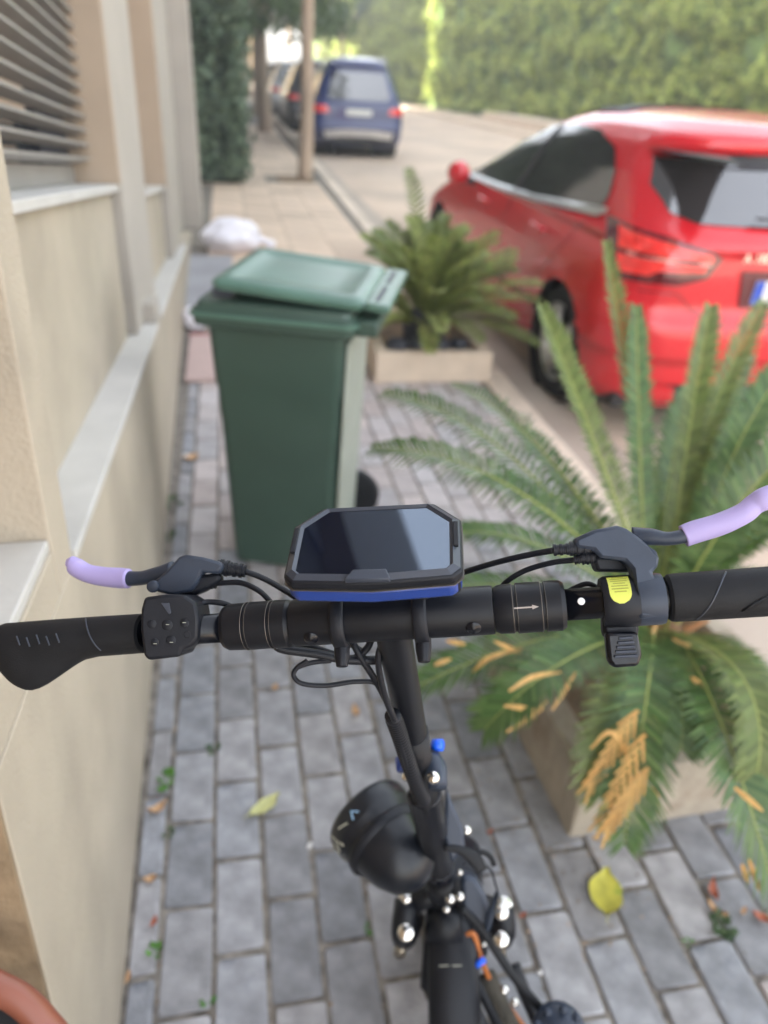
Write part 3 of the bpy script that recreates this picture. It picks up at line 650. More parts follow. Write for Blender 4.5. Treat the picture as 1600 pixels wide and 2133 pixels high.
# ------------------------------------------------------------------ cars
def build_car(name, loc, heading, label, paint, T, group=None, detail=2):
    root = empty(name, loc, (0, 0, heading), label=label, cat='car', group=group)
    Wt, YR, YF = T['W'], T['YR'], T['YF']; s = T.get('s', 1.0)
    zlist = np.unique(np.concatenate([np.arange(T['z0'], T['zb'], .04), np.arange(T['zb'], T['zt'], .025), [t[0] for t in Wt]]))
    rings = []
    NR, NC, NS = 10, 9, 64
    for z in zlist:
        W = interp(z, Wt); yr = interp(z, YR); yf = interp(z, YF)
        rr_ = min(T['rr'], W*.75, (yf-yr)*.4); rf = min(T['rf'], W*.8, (yf-yr)*.45); pts = []
        bow_r = T.get('bow', .05)
        def yb(x): return yr+bow_r*(abs(x)/max(W, .01))**2.5
        def ywb(y): return W*(1-.0*y)
        for i in range(NR): x = (W-rr_)*i/NR; pts.append((-x, yb(x)))
        yc = yb(W-rr_)
        for i in range(NC): a = math.pi/2*i/NC; pts.append((-(W-rr_+rr_*math.sin(a)), yc+rr_*(1-math.cos(a))))
        y0 = yc+rr_; y1 = yf-rf
        for i in range(NS):
            y = y0+(y1-y0)*i/NS; u = (y-y0)/(y1-y0); pts.append((-(W-.03*u**4-.012*(1-u)**3*0), y))
        for i in range(NC): a = math.pi/2*i/NC; pts.append((-((W-.03)-rf+rf*math.cos(a)), y1+rf*math.sin(a)))
        for i in range(NR+1): x = (W-.03-rf)*(1-i/NR); pts.append((-x, yf))
        full = pts+[(-x, y) for x, y in reversed(pts[1:-1])]
        rings.append([Vector((x, y, z)) for x, y in full])
    n = len(rings[0]); vs = [v for r in rings for v in r]; fs = []
    # wheel arches
    ra = T['ra']; centers = [(0, T['rw']), (T['wb'], T['rw'])]
    dead = set()
    for v in vs:
        for cy, cz in centers:
            if abs(v.x) > .5*abs(Wt[3][1]) and abs(v.x) > .55:
                d = math.hypot(v.y-cy, v.z-cz)
                if abs(d-ra) < .028 and d > 0: v.y = cy+(v.y-cy)*ra/d; v.z = cz+(v.z-cz)*ra/d
    for i in range(len(rings)-1):
        for k in range(n):
            f = (i*n+k, i*n+(k+1) % n, (i+1)*n+(k+1) % n, (i+1)*n+k); c = sum((vs[j] for j in f), Vector())/4
            if abs(c.x) > .55 and any(math.hypot(c.y-cy, c.z-cz) < ra-.004 for cy, cz in centers): continue
            fs.append(f)
    fs.append(tuple((len(rings)-1)*n+k for k in range(n)))
    mb = MB(); mb.add(vs, fs); body = mb.build('body', paint, root, smooth=True)
    bvh = BVHTree.FromPolygons([tuple(v) for v in vs], fs)
    def patch(nm, poly, axis, m, off=.012, res=9, par=root, smooth=True, name_attr=None):
        """poly: points in the plane seen from a direction; axis 'L','R' (y,z) or 'B' back (x,z) or 'T' top (x,y)"""
        P2 = [Vector(p) for p in poly]; c = sum(P2, Vector((0, 0)))/len(P2)
        # densify outline
        out = []
        for i in range(len(P2)):
            a, b = P2[i], P2[(i+1) % len(P2)]; k = max(1, int((b-a).length/.04))
            out += [a+(b-a)*j/k for j in range(k)]
        V = []; nn = len(out)
        for q in range(res+1):
            u = 1-q/res*.999
            for p in out:
                p2 = c+(p-c)*u
                if axis == 'L': o_, d_ = Vector((-3, p2.x, p2.y)), Vector((1, 0, 0))
                elif axis == 'R': o_, d_ = Vector((3, p2.x, p2.y)), Vector((-1, 0, 0))
                elif axis == 'B': o_, d_ = Vector((p2.x, -4, p2.y)), Vector((0, 1, 0))
                elif axis == 'F': o_, d_ = Vector((p2.x, 8, p2.y)), Vector((0, -1, 0))
                elif axis == 'BL': d_ = Vector((.55, .83, 0)).normalized(); o_ = Vector((p2.x, 0, p2.y))-d_*4
                elif axis == 'BR': d_ = Vector((-.55, .83, 0)).normalized(); o_ = Vector((p2.x, 0, p2.y))-d_*4
                else: o_, d_ = Vector((p2.x, p2.y, 4)), Vector((0, 0, -1))
                h, nr, ix, ds = bvh.ray_cast(o_, d_)
                if h is None: h = o_+d_*3
                V.append(h-d_*off)
        f = []
        for q in range(res):
            for k in range(nn): f.append((q*nn+k, q*nn+(k+1) % nn, (q+1)*nn+(k+1) % nn, (q+1)*nn+k))
        f.append(tuple(res*nn+k for k in range(nn)))
        o = meshobj(nm, V, f, m, par, True); return o
    # liners, floor and wheels
    for cy, cz in centers:
        for sx in (-1, 1): MB().tube([(sx*.45, cy, cz), (sx*(Wt[3][1]-.02), cy, cz)], ra+.006, 28, cap=False).build('wheel_well', M_blacktrim, root)
    MB().box((-Wt[3][1]*.85, interp(.3, YR)+.15, T['z0']-.01), (Wt[3][1]*.85, interp(.3, YF)-.2, T['z0']+.3)).build('underbody', M_blacktrim, root)
    for cy, cz in centers:
        for sx in (-1, 1):
            xw = sx*(Wt[3][1]-.035); rt = T['rt']
            t_ = MB(); t_.lathe([(rt*.70, .0), (rt*.93, .012), (rt, -.02), (rt, -.16), (rt*.9, -.2), (0, -.2)], (xw, cy, rt-.0), (sx, 0, 0), 36); wo = t_.build('wheel', M_rubber, root, smooth=True); autosm(wo)
            r_ = MB(); r_.lathe([(rt*.70, -.002), (rt*.64, -.02), (rt*.60, -.07)], (xw, cy, rt), (sx, 0, 0), 36)
            for k in range(5):
                for dd in (-.12, .12):
                    a = 2*math.pi*k/5+dd; a2 = 2*math.pi*k/5
                    p0 = Vector((xw-sx*.02, cy+math.cos(a2)*rt*.12, rt+math.sin(a2)*rt*.12)); p1 = Vector((xw-sx*.015, cy+math.cos(a)*rt*.66, rt+math.sin(a)*rt*.66)); r_.tube([p0, p1], [.022, .016], 6)
            r_.lathe([(0, -.01), (rt*.16, -.012), (rt*.18, -.04)], (xw, cy, rt), (sx, 0, 0), 16)
            r_.build('rim', M_silver if detail > 1 else M_brass, wo, smooth=True)
    return root, patch, bvh
# red hatchback
TA = dict(z0=.17, zb=.9, zt=1.44, rr=.34, rf=.45, bow=.08, ra=.345, rw=.32, rt=.315, wb=2.70,
  W=[(.17, .80), (.26, .855), (.45, .885), (.62, .892), (.78, .885), (.88, .868), (.95, .845), (1.0, .80), (1.1, .752), (1.2, .70), (1.3, .635), (1.36, .575), (1.40, .49), (1.425, .37), (1.437, .2)],
  YR=[(.17, -.66), (.25, -.735), (.4, -.775), (.58, -.785), (.64, -.77), (.68, -.735), (.85, -.745), (.97, -.74), (1.01, -.72), (1.04, -.675), (1.1, -.615), (1.2, -.51), (1.29, -.42), (1.31, -.46), (1.36, -.44), (1.40, -.33), (1.425, -.1), (1.437, .2)],
  YF=[(.17, 3.35), (.3, 3.5), (.5, 3.53), (.6, 3.5), (.68, 3.40), (.76, 3.2), (.84, 2.98), (.92, 2.7), (.98, 2.42), (1.1, 2.06), (1.2, 1.8), (1.3, 1.48), (1.36, 1.25), (1.40, 1.05), (1.425, .8), (1.437, .55)])
ZS = lambda z: z if z < .95 else .95+(z-.95)*1.15
for k_ in ('W', 'YR', 'YF'): TA[k_] = [(ZS(a), b) for a, b in TA[k_]]
TA['zt'] = ZS(1.437)+.001
rc, patch, bv = build_car('red_hatchback', (2.655, 3.84, -.078), 0.0, 'glossy red hatchback parked at the kerb on the right', M_red, TA)
sidewin = [(2.12, .965), (1.85, 1.10), (1.55, 1.225), (1.2, 1.30), (.8, 1.335), (.4, 1.325), (.1, 1.27), (-.05, 1.19), (-.13, 1.10), (-.13, 1.055), (-.09, 1.03), (.6, .992), (1.4, .965)]
sidewin = [(a, ZS(b)) for a, b in sidewin]
trim = [(2.17, .955), (1.4, .952), (.6, .975), (-.12, 1.011), (-.2, 1.035), (-.2, 1.055), (-.12, 1.033), (.6, .995), (1.4, .970), (2.12, .970)]
for a in 'LR':
    patch('side_window', sidewin, a, M_cglass); patch('window_trim', [(y, ZS(z)-.004) for y, z in trim], a, M_silver, off=.016, res=1)
    patch('door_pillar', [(.99, .99), (1.09, .99), (1.0, 1.37), (.91, 1.37)], a, M_blacktrim, off=.019, res=4)
for sx, ax in ((-1, 'L'), (1, 'R')):
    for y in (.30, 1.35):
        h_ = MB(); h_.tube([(sx*.895, y, .865), (sx*.915, y+.03, .868), (sx*.915, y+.16, .872), (sx*.893, y+.19, .872)], [.012, .014, .014, .012], 8, smooth_n=3); h_.build('door_handle', M_red, rc, smooth=True)
    m_ = MB(); m_.lathe([(0, -.07), (.05, -.06), (.085, 0), (.075, .06), (0, .09)], (sx*.97, 1.86, .985), (.25*sx, 1, 0), 16); mo = m_.build('mirror', M_red, rc, smooth=True)
    MB().tube([(sx*.86, 1.85, .93), (sx*.95, 1.85, .95)], .025, 8).build('mirror_stalk', M_blacktrim, rc)
def line_patch(par, patch, pts, axis, wd, m, off=.007, nm='shut_line'):
    L_p = []
    P2 = [Vector(p) for p in pts]
    lft = []; rgt = []
    for i, p in enumerate(P2):
        t = (P2[min(i+1, len(P2)-1)]-P2[max(i-1, 0)]).normalized(); nn = Vector((-t.y, t.x))*wd; lft.append(p+nn); rgt.append(p-nn)
    for i in range(len(P2)-1):
        patch(nm, [lft[i], lft[i+1], rgt[i+1], rgt[i]], axis, m, off=off, res=1)
line_patch(rc, patch, [(1.02, .96), (1.03, .7), (1.0, .3)], 'L', .002, M_taild)
line_patch(rc, patch, [(-.05, .985), (.05, .85), (.22, .70), (.36, .55), (.42, .3)], 'L', .002, M_taild)
patch('rear_window', [(-.63, 1.31), (-.3, 1.32), (0, 1.325), (.3, 1.32), (.63, 1.31), (.68, 1.20), (.65, 1.10), (.56, 1.07), (0, 1.055), (-.56, 1.07), (-.65, 1.10), (-.68, 1.20)], 'B', M_cglass, off=.012)
patch('rear_window_lip', [(-.67, 1.345), (.67, 1.345), (.60, 1.285), (-.60, 1.285)], 'B', M_blacktrim, off=.016, res=2)
# reflected pale patch is the glass itself; lights
DZ = .085
tl = [(-1.04, .955), (-.72, .925), (-.50, .88), (-.455, .845), (-.50, .76), (-.62, .725), (-.90, .72), (-.98, .78)]
for sx, ax in ((1, 'BL'), (-1, 'BR')):
    FX = lambda x: sx*(-.66+(x+1.04)*1.2)
    pl = [(FX(x), z+DZ) for x, z in tl]
    t = patch('tail_light', pl, ax, M_taild, off=.012, res=7)
    patch('lens', [(FX(x), z+DZ) for x, z in [(-.96, .935), (-.72, .905), (-.50, .865), (-.49, .835), (-.75, .845), (-.93, .85)]], ax, M_tail, off=.018, res=3, par=t)
    patch('lens', [(FX(x), z+DZ) for x, z in [(-.93, .83), (-.52, .815), (-.52, .79), (-.72, .78), (-.76, .755), (-.92, .75)]], ax, M_tail, off=.018, res=3, par=t)
    patch('lens', [(FX(x), z+DZ) for x, z in [(-.88, .846), (-.50, .832), (-.50, .818), (-.88, .831)]], ax, M_tailp, off=.021, res=1, par=t)
pp = patch('number_plate', [(-.26, .845), (.26, .845), (.26, .735), (-.26, .735)], 'B', M_plate, off=.02, res=1)
patch('plate_band', [(-.258, .843), (-.21, .843), (-.21, .737), (-.258, .737)], 'B', M_euro, off=.0225, res=1, par=pp)
patch('plate_recess', [(-.34, .885), (.34, .885), (.30, .715), (-.30, .715)], 'B', M_taild, off=.010, res=2)
line_patch(rc, patch, [(-.78, .77), (-.62, .77), (-.52, .69), (-.38, .64), (0, .635), (.4, .64)], 'B', .0025, M_taild, nm='hatch_line')
patch('lower_bumper', [(-.72, .33), (.72, .33), (.66, .20), (-.66, .20)], 'B', M_blacktrim, off=.006, res=3)
patch('roof_glass', [(-.47, .45), (.47, .45), (.47, 1.15), (-.47, 1.15)], 'T', M_dark, off=.010, res=6)
MB().tube([(.02, -.70, 1.08), (-.14, -.69, 1.095), (-.30, -.68, 1.105)], [.012, .008, .006], 8).build('rear_wiper', M_blacktrim, rc)
def text(s, name, size, M, m, parent=None, ext=.0008, align='CENTER'):
    c = bpy.data.curves.new(name, 'FONT'); c.body = s; c.size = size; c.extrude = ext; c.align_x = align
    o = bpy.data.objects.new(name, c); COL.objects.link(o); me = bpy.data.meshes.new_from_object(o); bpy.data.objects.remove(o)
    me.transform(M); return link(name, me, m, parent)
Mt = Matrix(((1, 0, 0, 0), (0, 0, 1, 0), (0, 1, 0, 0), (0, 0, 0, 1)))
text('A 180 d', 'model_badge', .058, Matrix.Translation((-.36, -.757, .925)) @ Matrix.Rotation(math.pi/2, 4, 'X'), M_chrome, rc, .003, 'LEFT')
text('1', 'plate_character', .10, Matrix.Translation((-.195, -.778, .753)) @ Matrix.Rotation(math.pi/2, 4, 'X'), M_blacktrim, pp, .001, 'LEFT')
# blue sport utility car and the others parked beyond
TS = dict(z0=.24, zb=1.0, zt=1.80, rr=.22, rf=.3, bow=.05, ra=.42, rw=.38, rt=.375, wb=2.95,
  W=[(.24, .88), (.32, .93), (.5, .955), (.7, .965), (.95, .955), (1.02, .93), (1.1, .90), (1.3, .81), (1.5, .72), (1.66, .63), (1.74, .54), (1.79, .36)],
  YR=[(.24, -.85), (.32, -.97), (.62, -1.0), (.70, -.96), (1.0, -.95), (1.1, -.90), (1.3, -.82), (1.5, -.75), (1.62, -.72), (1.66, -.78), (1.74, -.7), (1.79, -.4)],
  YF=[(.24, 3.6), (.5, 3.8), (.8, 3.75), (.95, 3.5), (1.05, 3.0), (1.12, 2.6), (1.4, 2.1), (1.6, 1.6), (1.74, 1.2), (1.79, .8)])
TS['zt'] = 1.88
for k_ in ('W', 'YR', 'YF'): TS[k_] = [(a if a < 1.1 else 1.1+(a-1.1)*1.12, b) for a, b in TS[k_]]
TS['zt'] = TS['W'][-1][0]+.001
def suv(loc, paint, label, heading=0.0, group='cars parked beyond the red hatchback'):
    r, pt, b = build_car('parked_car', loc, heading, label, paint, TS, group, 1)
    pt('rear_window', [(-.54, 1.60), (.54, 1.60), (.66, 1.18), (.6, 1.10), (-.6, 1.10), (-.66, 1.18)], 'B', M_cglass)
    sw = [(2.35, 1.12), (1.9, 1.38), (1.5, 1.56), (.8, 1.62), (-.2, 1.6), (-.45, 1.5), (-.5, 1.2), (-.4, 1.12)]
    for a in 'LR': pt('side_window', sw, a, M_cglass)
    for sx, ax in ((1, 'BL'), (-1, 'BR')): pt('tail_light', [(sx*(-.53+(x+1.12)*1.08), z) for x, z in [(-1.12, 1.0), (-.68, .98), (-.62, .86), (-1.1, .84)]], ax, M_tail)
    pt('number_plate', [(-.27, .93), (.27, .93), (.27, .82), (-.27, .82)], 'B', M_plate, off=.015)
    pt('chrome_bumper', [(-.75, .52), (-.3, .56), (.3, .56), (.75, .52), (.7, .38), (.3, .42), (-.3, .42), (-.7, .38)], 'B', M_silver, off=.012)
    pt('lower_bumper', [(-.88, .5), (.88, .5), (.85, .27), (-.85, .27)], 'B', M_blacktrim, off=.005)
    for sx in (-1, 1): MB().tube([(sx*.58, -.5, 1.80), (sx*.58, -.3, 1.87), (sx*.58, 1.2, 1.89), (sx*.58, 1.5, 1.80)], .02, 6, smooth_n=3).build('roof_rail', M_silver, r, smooth=True)
    return r
suv((2.80, 18.2, -.085), M_bluepaint, 'dark blue tall car with a silver rear bumper parked beside the first street tree', -.03)
suv((2.75, 24.9, -.085), M_greypaint, 'dark grey tall car parked directly ahead of the blue one', 0)
suv((2.7, 32.2, -.085), M_whitepaint, 'white tall car further up the row of parked cars', 0)
suv((2.7, 39.5, -.085), M_greypaint, 'last dark car at the far end of the parked row', 0)
# ------------------------------------------------------------------ the scooter
S = empty('electric_scooter', (.20, .52, 0), label='black electric scooter with lilac lever sleeves, display and round headlight on the paving', cat='scooter')
SL = Vector(S.location)
class SB(MB):
    def build(s, name, m, parent=None, **kw):
        s.v = [v-SL for v in s.v]; return MB.build(s, name, m, S if parent is None else parent, **kw)
BL = P(440, 1309, .553); BR = P(1222, 1257, .511)
b_ = (BR-BL).normalized()
def bar(px):                 # the point of the handlebar axis under a photo column
    t = (px-440)/(1222-440)
    # perspective-correct
    d0, d1 = .553, .511; u = t*d0/(d1+t*(d0-d1)) if True else t
    return BL+(BR-BL)*u
BC = bar(812)
STEMB = G(925, 1862, .35)
s_ = (BC-STEMB); s_ = (s_-b_*s_.dot(b_)).normalized(); g_ = b_.cross(s_)*-1     # forward
if g_.y < 0: g_ = -g_
def L3(u, v, w_): return BC+b_*u+g_*v+s_*w_
def bt(px): return (bar(px)-BC).dot(b_)
def ring_on_bar(p0, p1, prof_r, name, m, seg=32, **kw):
    a, b = bar(p0), bar(p1); mb = SB(); n = len(prof_r)
    mb.lathe([(r, h*(b-a).length) for h, r in prof_r], a, b-a, seg); return mb
# centre tube (T piece), collars, thin ends
mb = SB(); a, b = bar(612), bar(1028)
mb.lathe([(0, 0), (.0170, 0), (.0175, .002), (.0175, (b-a).length-.002), (.0170, (b-a).length), (0, (b-a).length)], a, b-a, 40); o = mb.build('handlebar_centre', M_black, smooth=True); autosm(o)
for p0, p1, nm in ((470, 611, 0), (1029, 1176, 1)):
    a, b = bar(p0), bar(p1); Ln = (b-a).length; mb = SB()
    prof = [(.0, 0), (.0155, 0), (.0173, .0035)]
    for h in ((.36, .72) if nm == 0 else (.30, .70)):
        hh = h*Ln; prof += [(.0177, hh-.0012), (.0166, hh-.0008), (.0166, hh+.0008), (.0179, hh+.0012)]
    prof += [(.0177, Ln-.003), (.0158, Ln), (0, Ln)]
    mb.lathe(prof, a, b-a, 40); col = mb.build('folding_collar', M_black, smooth=True); autosm(col, 25)
    for h in ((.36, .72) if nm == 0 else (.30, .70)):
        hh = h*Ln
        for q in (-.0015, .0015):
            r2 = SB(); ax = (b-a).normalized(); r2.lathe([(.0175, hh+q-.00035), (.0181, hh+q), (.0175, hh+q+.00035)], a, ax, 40); r2.build('worn_edge', M_wear, col, smooth=True)
mb = SB(); mb.tube([bar(300), bar(475)], .0111, 24); mb.build('handlebar_tube', M_blackg, smooth=True)
mb = SB(); mb.tube([bar(1170), bar(1640)], .0111, 24); mb.build('handlebar_tube', M_blackg, smooth=True)
# small screws in the centre tube, arrow mark, white paint drop
def facing(p, r):            # point of the bar surface that looks at the camera from axis point p
    d = (CAM-p); d = (d-b_*d.dot(b_)).normalized(); return p+d*r, d
def on_bar(px, r, ang):      # ang: turned about the bar away from the camera-facing line, + is down
    p = bar(px); _, d = facing(p, 0); e = b_.cross(d); dd = (d*math.cos(ang)+e*math.sin(ang)); 
    if e.dot(cU) > 0: dd = (d*math.cos(ang)-e*math.sin(ang))
    return p+dd*r, dd
for px in (655, 985):
    p, d = on_bar(px, .0173, .75); mb = SB(); mb.lathe([(.0, .0022), (.0022, .0018), (.0030, .0012), (.0052, .0006), (.0056, 0)], p, d, 20); mb.build('screw', M_blackg, smooth=True)
p, d = on_bar(1095, .0178, 0.0)
up_ = d.cross(b_); up_ = up_ if up_.dot(cU) > 0 else -up_
Ma = Matrix((( b_.x, up_.x, d.x, p.x), (b_.y, up_.y, d.y, p.y), (b_.z, up_.z, d.z, p.z), (0, 0, 0, 1)))
mb = SB(); mb.prism([(-.0085, -.0005), (.004, -.0005), (.004, -.0016), (.0085, 0), (.004, .0016), (.004, .0005), (-.0085, .0005)], Ma, -.0002, .0003); mb.build('arrow_mark', M_arrow)
p, d = on_bar(1208, .0112, -.15); mb = SB(); mb.lathe([(0, .0005), (.0022, .0003), (.0026, 0)], p, d, 12); mb.build('paint_spot', M_white)
# right grip
a, b = bar(1388), bar(1680); Ln = (b-a).length; mb = SB()
mb.lathe([(0, 0), (.0145, 0), (.0162, .002), (.0166, .006), (.0168, Ln), (0, Ln)], a, b-a+s_*.0, 40); o = mb.build('grip', M_rubber, smooth=True); autosm(o, 30)
for k in range(7):
    p, d = on_bar(1545+k*13, .0168, .55-.12*k); e = (b_*.8+d.cross(b_)*.6).normalized()
    r2 = SB(); r2.tube([p-e*.006, p+d*.0006, p+e*.006], .0009, 6); r2.build('grip_rib', M_rubber, o, smooth=True)
# groove line around the grip, oblique
mb = SB(); pts = []
for k in range(9):
    an = -1.1+k*.28; p, d = on_bar(1512-k*9, .0167, an); pts.append(p)
mb.tube(pts, .0007, 6, smooth_n=3); mb.build('grip_groove', M_bezel, o, smooth=True)
# left grip with palm rest
A, Bp = bar(300), bar(-8); nst = 44; rings = []
_, dcam = facing(bar(150), 0); dn = b_.cross(dcam); dn = dn if dn.dot(cU) < 0 else -dn       # dn: points down in the picture across the bar
dn_w = dn
mb = SB(); seg = 28
for i in range(nst+1):
    u = i/nst; c = A+(Bp-A)*u
    top = .0148+.0004*math.sin(u*3)
    wing = interp(u, [(0, .0153), (.30, .0158), (.40, .0178), (.46, .0212), (.52, .0256), (.58, .0302), (.64, .0344), (.70, .0374), (.75, .0386), (.80, .0380), (.85, .0354), (.90, .0310), (.95, .0245), (1, .013)])
    thick = interp(u, [(0, .0163), (.5, .0160), (.85, .0145), (1, .011)])
    if u > .93: top = top*math.sqrt(max(.05, 1-((u-.93)/.072)**2)); 
    ring = []
    for k in range(seg):
        an = 2*math.pi*k/seg; cs, sn = math.cos(an), math.sin(an)
        rr2 = wing if cs > 0 else top
        th = thick*(1 if cs < 0 else (1-.35*cs*(wing-.0165)/.0235))
        ring.append(c+dn_w*(rr2*cs)+dcam*(th*sn))
    rings.append(ring)
vs = [v for r in rings for v in r]; fs = [(i*seg+k, i*seg+(k+1) % seg, (i+1)*seg+(k+1) % seg, (i+1)*seg+k) for i in range(nst) for k in range(seg)]
fs += [tuple(reversed(range(seg))), tuple(nst*seg+k for k in range(seg))]; mb.add(vs, fs); lg = mb.build('grip', M_rubber, smooth=True); autosm(lg, 50)
bm = bmesh.new(); bm.from_mesh(lg.data); bmesh.ops.recalc_face_normals(bm, faces=bm.faces); bm.to_mesh(lg.data); bm.free()
pts = []
for k in range(8):
    an = -1.0+k*.25; c = bar(192+k*5); pts.append(c+(dcam*math.cos(an)+dn_w*math.sin(an))*.0163)
mb = SB(); mb.tube(pts, .0006, 6, smooth_n=3); mb.build('grip_groove', M_bezel, lg, smooth=True)
for k in range(5):
    c = bar(62+k*20)+dn_w*(-.001+.0015*(k % 2)); mb = SB(); mb.tube([c+dcam*.0160-dn_w*.003, c+b_*.003+dcam*.0163+dn_w*.004], .0006, 6); mb.build('grip_rib', M_bezel, lg)
# prisms facing roughly the rider, given by their outline in the photo and a distance
def pprism(poly, d, th, name, m, parent=None, bevel=.002, dd=None):
    mb = SB(); n = len(poly)
    ds = dd or [d]*n
    fr = [P(x, y, q) for (x, y), q in zip(poly, ds)]
    nrm = (cF*.95+cU*-.1).normalized()
    vs = fr+[p+nrm*th for p in fr]
    fs = [tuple(range(n)), tuple(reversed(range(n, 2*n)))]+[((i+1) % n, i, n+i, n+(i+1) % n) for i in range(n)]
    mb.add(vs, fs); o = mb.build(name, m, parent, bevel=bevel)
    bm = bmesh.new(); bm.from_mesh(o.data); bmesh.ops.recalc_face_normals(bm, faces=bm.faces); bm.to_mesh(o.data); bm.free(); return o
# right brake
rb = pprism([(1198, 1122), (1240, 1103), (1287, 1094), (1306, 1100), (1332, 1118), (1356, 1138), (1376, 1160), (1372, 1182), (1360, 1192), (1366, 1202), (1376, 1222), (1379, 1286), (1332, 1290), (1326, 1222), (1317, 1186), (1302, 1168), (1252, 1163), (1238, 1146), (1200, 1142)],
    .505, .012, 'brake_bracket', M_lever, bevel=.0025, dd=[.510, .508, .506, .505, .504, .503, .501, .499, .497, .495, .491, .489, .489, .491, .497, .501, .504, .507, .510])
pprism([(1236, 1160), (1300, 1162), (1318, 1180), (1316, 1192), (1246, 1190)], .513, .014, 'lower_housing', M_plastic, rb, bevel=.002)
mb = SB(); mb.lathe([(.0112, -.012), (.0172, -.011), (.0178, -.008), (.0178, .008), (.0172, .011), (.0112, .012)], bar(1345), b_, 36); o = mb.build('lever_clamp', M_lever, rb, smooth=True); autosm(o)
p = P(1354, 1158, .505); mb = SB(); mb.lathe([(.0, .0008), (.0040, .0008), (.0052, .0003), (.0055, -.002)], p, -cF, 20, ref=cR); mb.build('pivot_bolt', M_bezel, rb, smooth=True)
for (x0, y0, x1, y1, r) in ((1230, 1142, 1186, 1143, .0052), (1192, 1143, 1152, 1146, .0042), (1240, 1162, 1212, 1163, .0048), (1218, 1163, 1196, 1166, .0036)):
    mb = SB(); a, b = P(x0, y0, .514), P(x1, y1, .516); ln = (b-a).length
    prof = [(0, 0)]
    for k in range(6): prof += [(r*(1 if k % 2 else .86), ln*k/6), (r*(1 if k % 2 else .86), ln*(k+.9)/6)]
    prof += [(0, ln)]; mb.lathe(prof, a, b-a, 18); o = mb.build('cable_adjuster', M_plastic, rb, smooth=True); autosm(o)
lv = SB(); lv.tube([P(1318, 1120, .516), P(1352, 1118, .512), P(1392, 1122, .508), P(1434, 1114, .505), P(1470, 1100, .503)], [(.0075, .006), (.0060, .0058), (.0048, .005), (.0050, .0045), (.0045, .004)], 16, smooth_n=6, flat=cU); lvo = lv.build('brake_lever', M_lever, smooth=True)
lv = SB(); lv.tube([P(1424, 1117, .507), P(1448, 1108, .506), P(1500, 1092, .503), P(1548, 1070, .500), P(1570, 1052, .499), P(1590, 1040, .497), P(1612, 1030, .497), P(1622, 1034, .497)], [(.0078, .0062), (.0080, .0066), (.0078, .0066), (.0074, .0064), (.0072, .0064), (.0078, .007), (.0072, .007), (.0035, .0035)], 20, smooth_n=6, flat=cU); lv.build('lever_sleeve', M_lilac, lvo, smooth=True)
# throttle with yellow sticker and thumb tab
mb = SB(); mb.lathe([(.0112, -.013), (.0165, -.013), (.0180, -.0105), (.0180, .0105), (.0165, .013), (.0112, .013)], bar(1292), b_, 40); th = mb.build('thumb_throttle', M_plastic, smooth=True); autosm(th)
p, d = on_bar(1287, .0182, -.85)
mb = SB(); V = []
for k in range(13):
    an = -1.15+k*.103; wdt = .0072 if k < 9 else .0072*math.sqrt(max(.03, 1-((k-8)/4.1)**2))
    q, dd = on_bar(1287, .01825, an); V.append((q-b_*wdt, q+b_*wdt))
vs = [x for pr in V for x in pr]; mb.add(vs, [(2*i, 2*i+1, 2*i+3, 2*i+2) for i in range(12)]); st = mb.build('warning_sticker', M_yellow, th)
for k in range(7):
    an = -1.08+k*.12; q, dd = on_bar(1287, .0184, an); mb = SB(); wv = b_*(.0055 if k % 3 else .004); t_ = dd.cross(b_)*.0004
    mb.add([q-wv-t_, q+wv-t_, q+wv+t_, q-wv+t_], [(0, 1, 2, 3)]); mb.build('print_line', M_ink, st)
tabp = pprism([(1257, 1280), (1330, 1280), (1333, 1312), (1330, 1330), (1262, 1330), (1258, 1312)], .503, .010, 'throttle_arm', M_plastic, th, bevel=.0025)
tab = pprism([(1262, 1318), (1330, 1316), (1340, 1364), (1332, 1388), (1280, 1392), (1268, 1378)], .496, .008, 'thumb_tab', M_blackg, th, bevel=.0025)
for k in range(5):
    y = 1329+k*9.5; hw = 14+k*2.3; a, b = P(1304-hw, y+1, .4952), P(1304+hw, y-1, .4952); mb = SB(); mb.tube([a, b], .0010, 6); mb.build('grip_rib', M_bezel, tab)
# left brake
lbk = pprism([(322, 1232), (318, 1212), (345, 1190), (372, 1160), (386, 1155), (420, 1160), (458, 1170), (466, 1180), (456, 1196), (420, 1192), (412, 1212), (398, 1232), (360, 1240)], .566, .014, 'brake_bracket', M_lever, bevel=.0028)
pprism([(400, 1200), (456, 1192), (462, 1210), (425, 1232), (405, 1240), (372, 1240)], .572, .014, 'lower_housing', M_plastic, lbk, bevel=.003)
mb = SB(); mb.lathe([(.0, .0008), (.0036, .0007), (.0046, .0002), (.0048, -.002)], P(318, 1222, .562), -cF, 20); mb.build('pivot_bolt', M_lever, lbk, smooth=True)
for (x0, y0, x1, y1, r) in ((452, 1180, 482, 1186, .0066), (480, 1186, 512, 1190, .0058), (420, 1212, 452, 1216, .0048)):
    mb = SB(); a, b = P(x0, y0, .578), P(x1, y1, .578); ln = (b-a).length; prof = [(0, 0)]
    for k in range(5): prof += [(r*(1 if k % 2 else .85), ln*k/5), (r*(1 if k % 2 else .85), ln*(k+.9)/5)]
    prof += [(0, ln)]; mb.lathe(prof, a, b-a, 18); o = mb.build('cable_adjuster', M_plastic, lbk, smooth=True); autosm(o)
lv = SB(); lv.tube([P(362, 1188, .578), P(330, 1196, .582), P(296, 1204, .588), P(262, 1205, .592), P(235, 1203, .595)], [(.0075, .006), (.0062, .0055), (.0058, .0055), (.0062, .0055), (.005, .005)], 16, smooth_n=6, flat=cU); lvo = lv.build('brake_lever', M_lever, smooth=True)
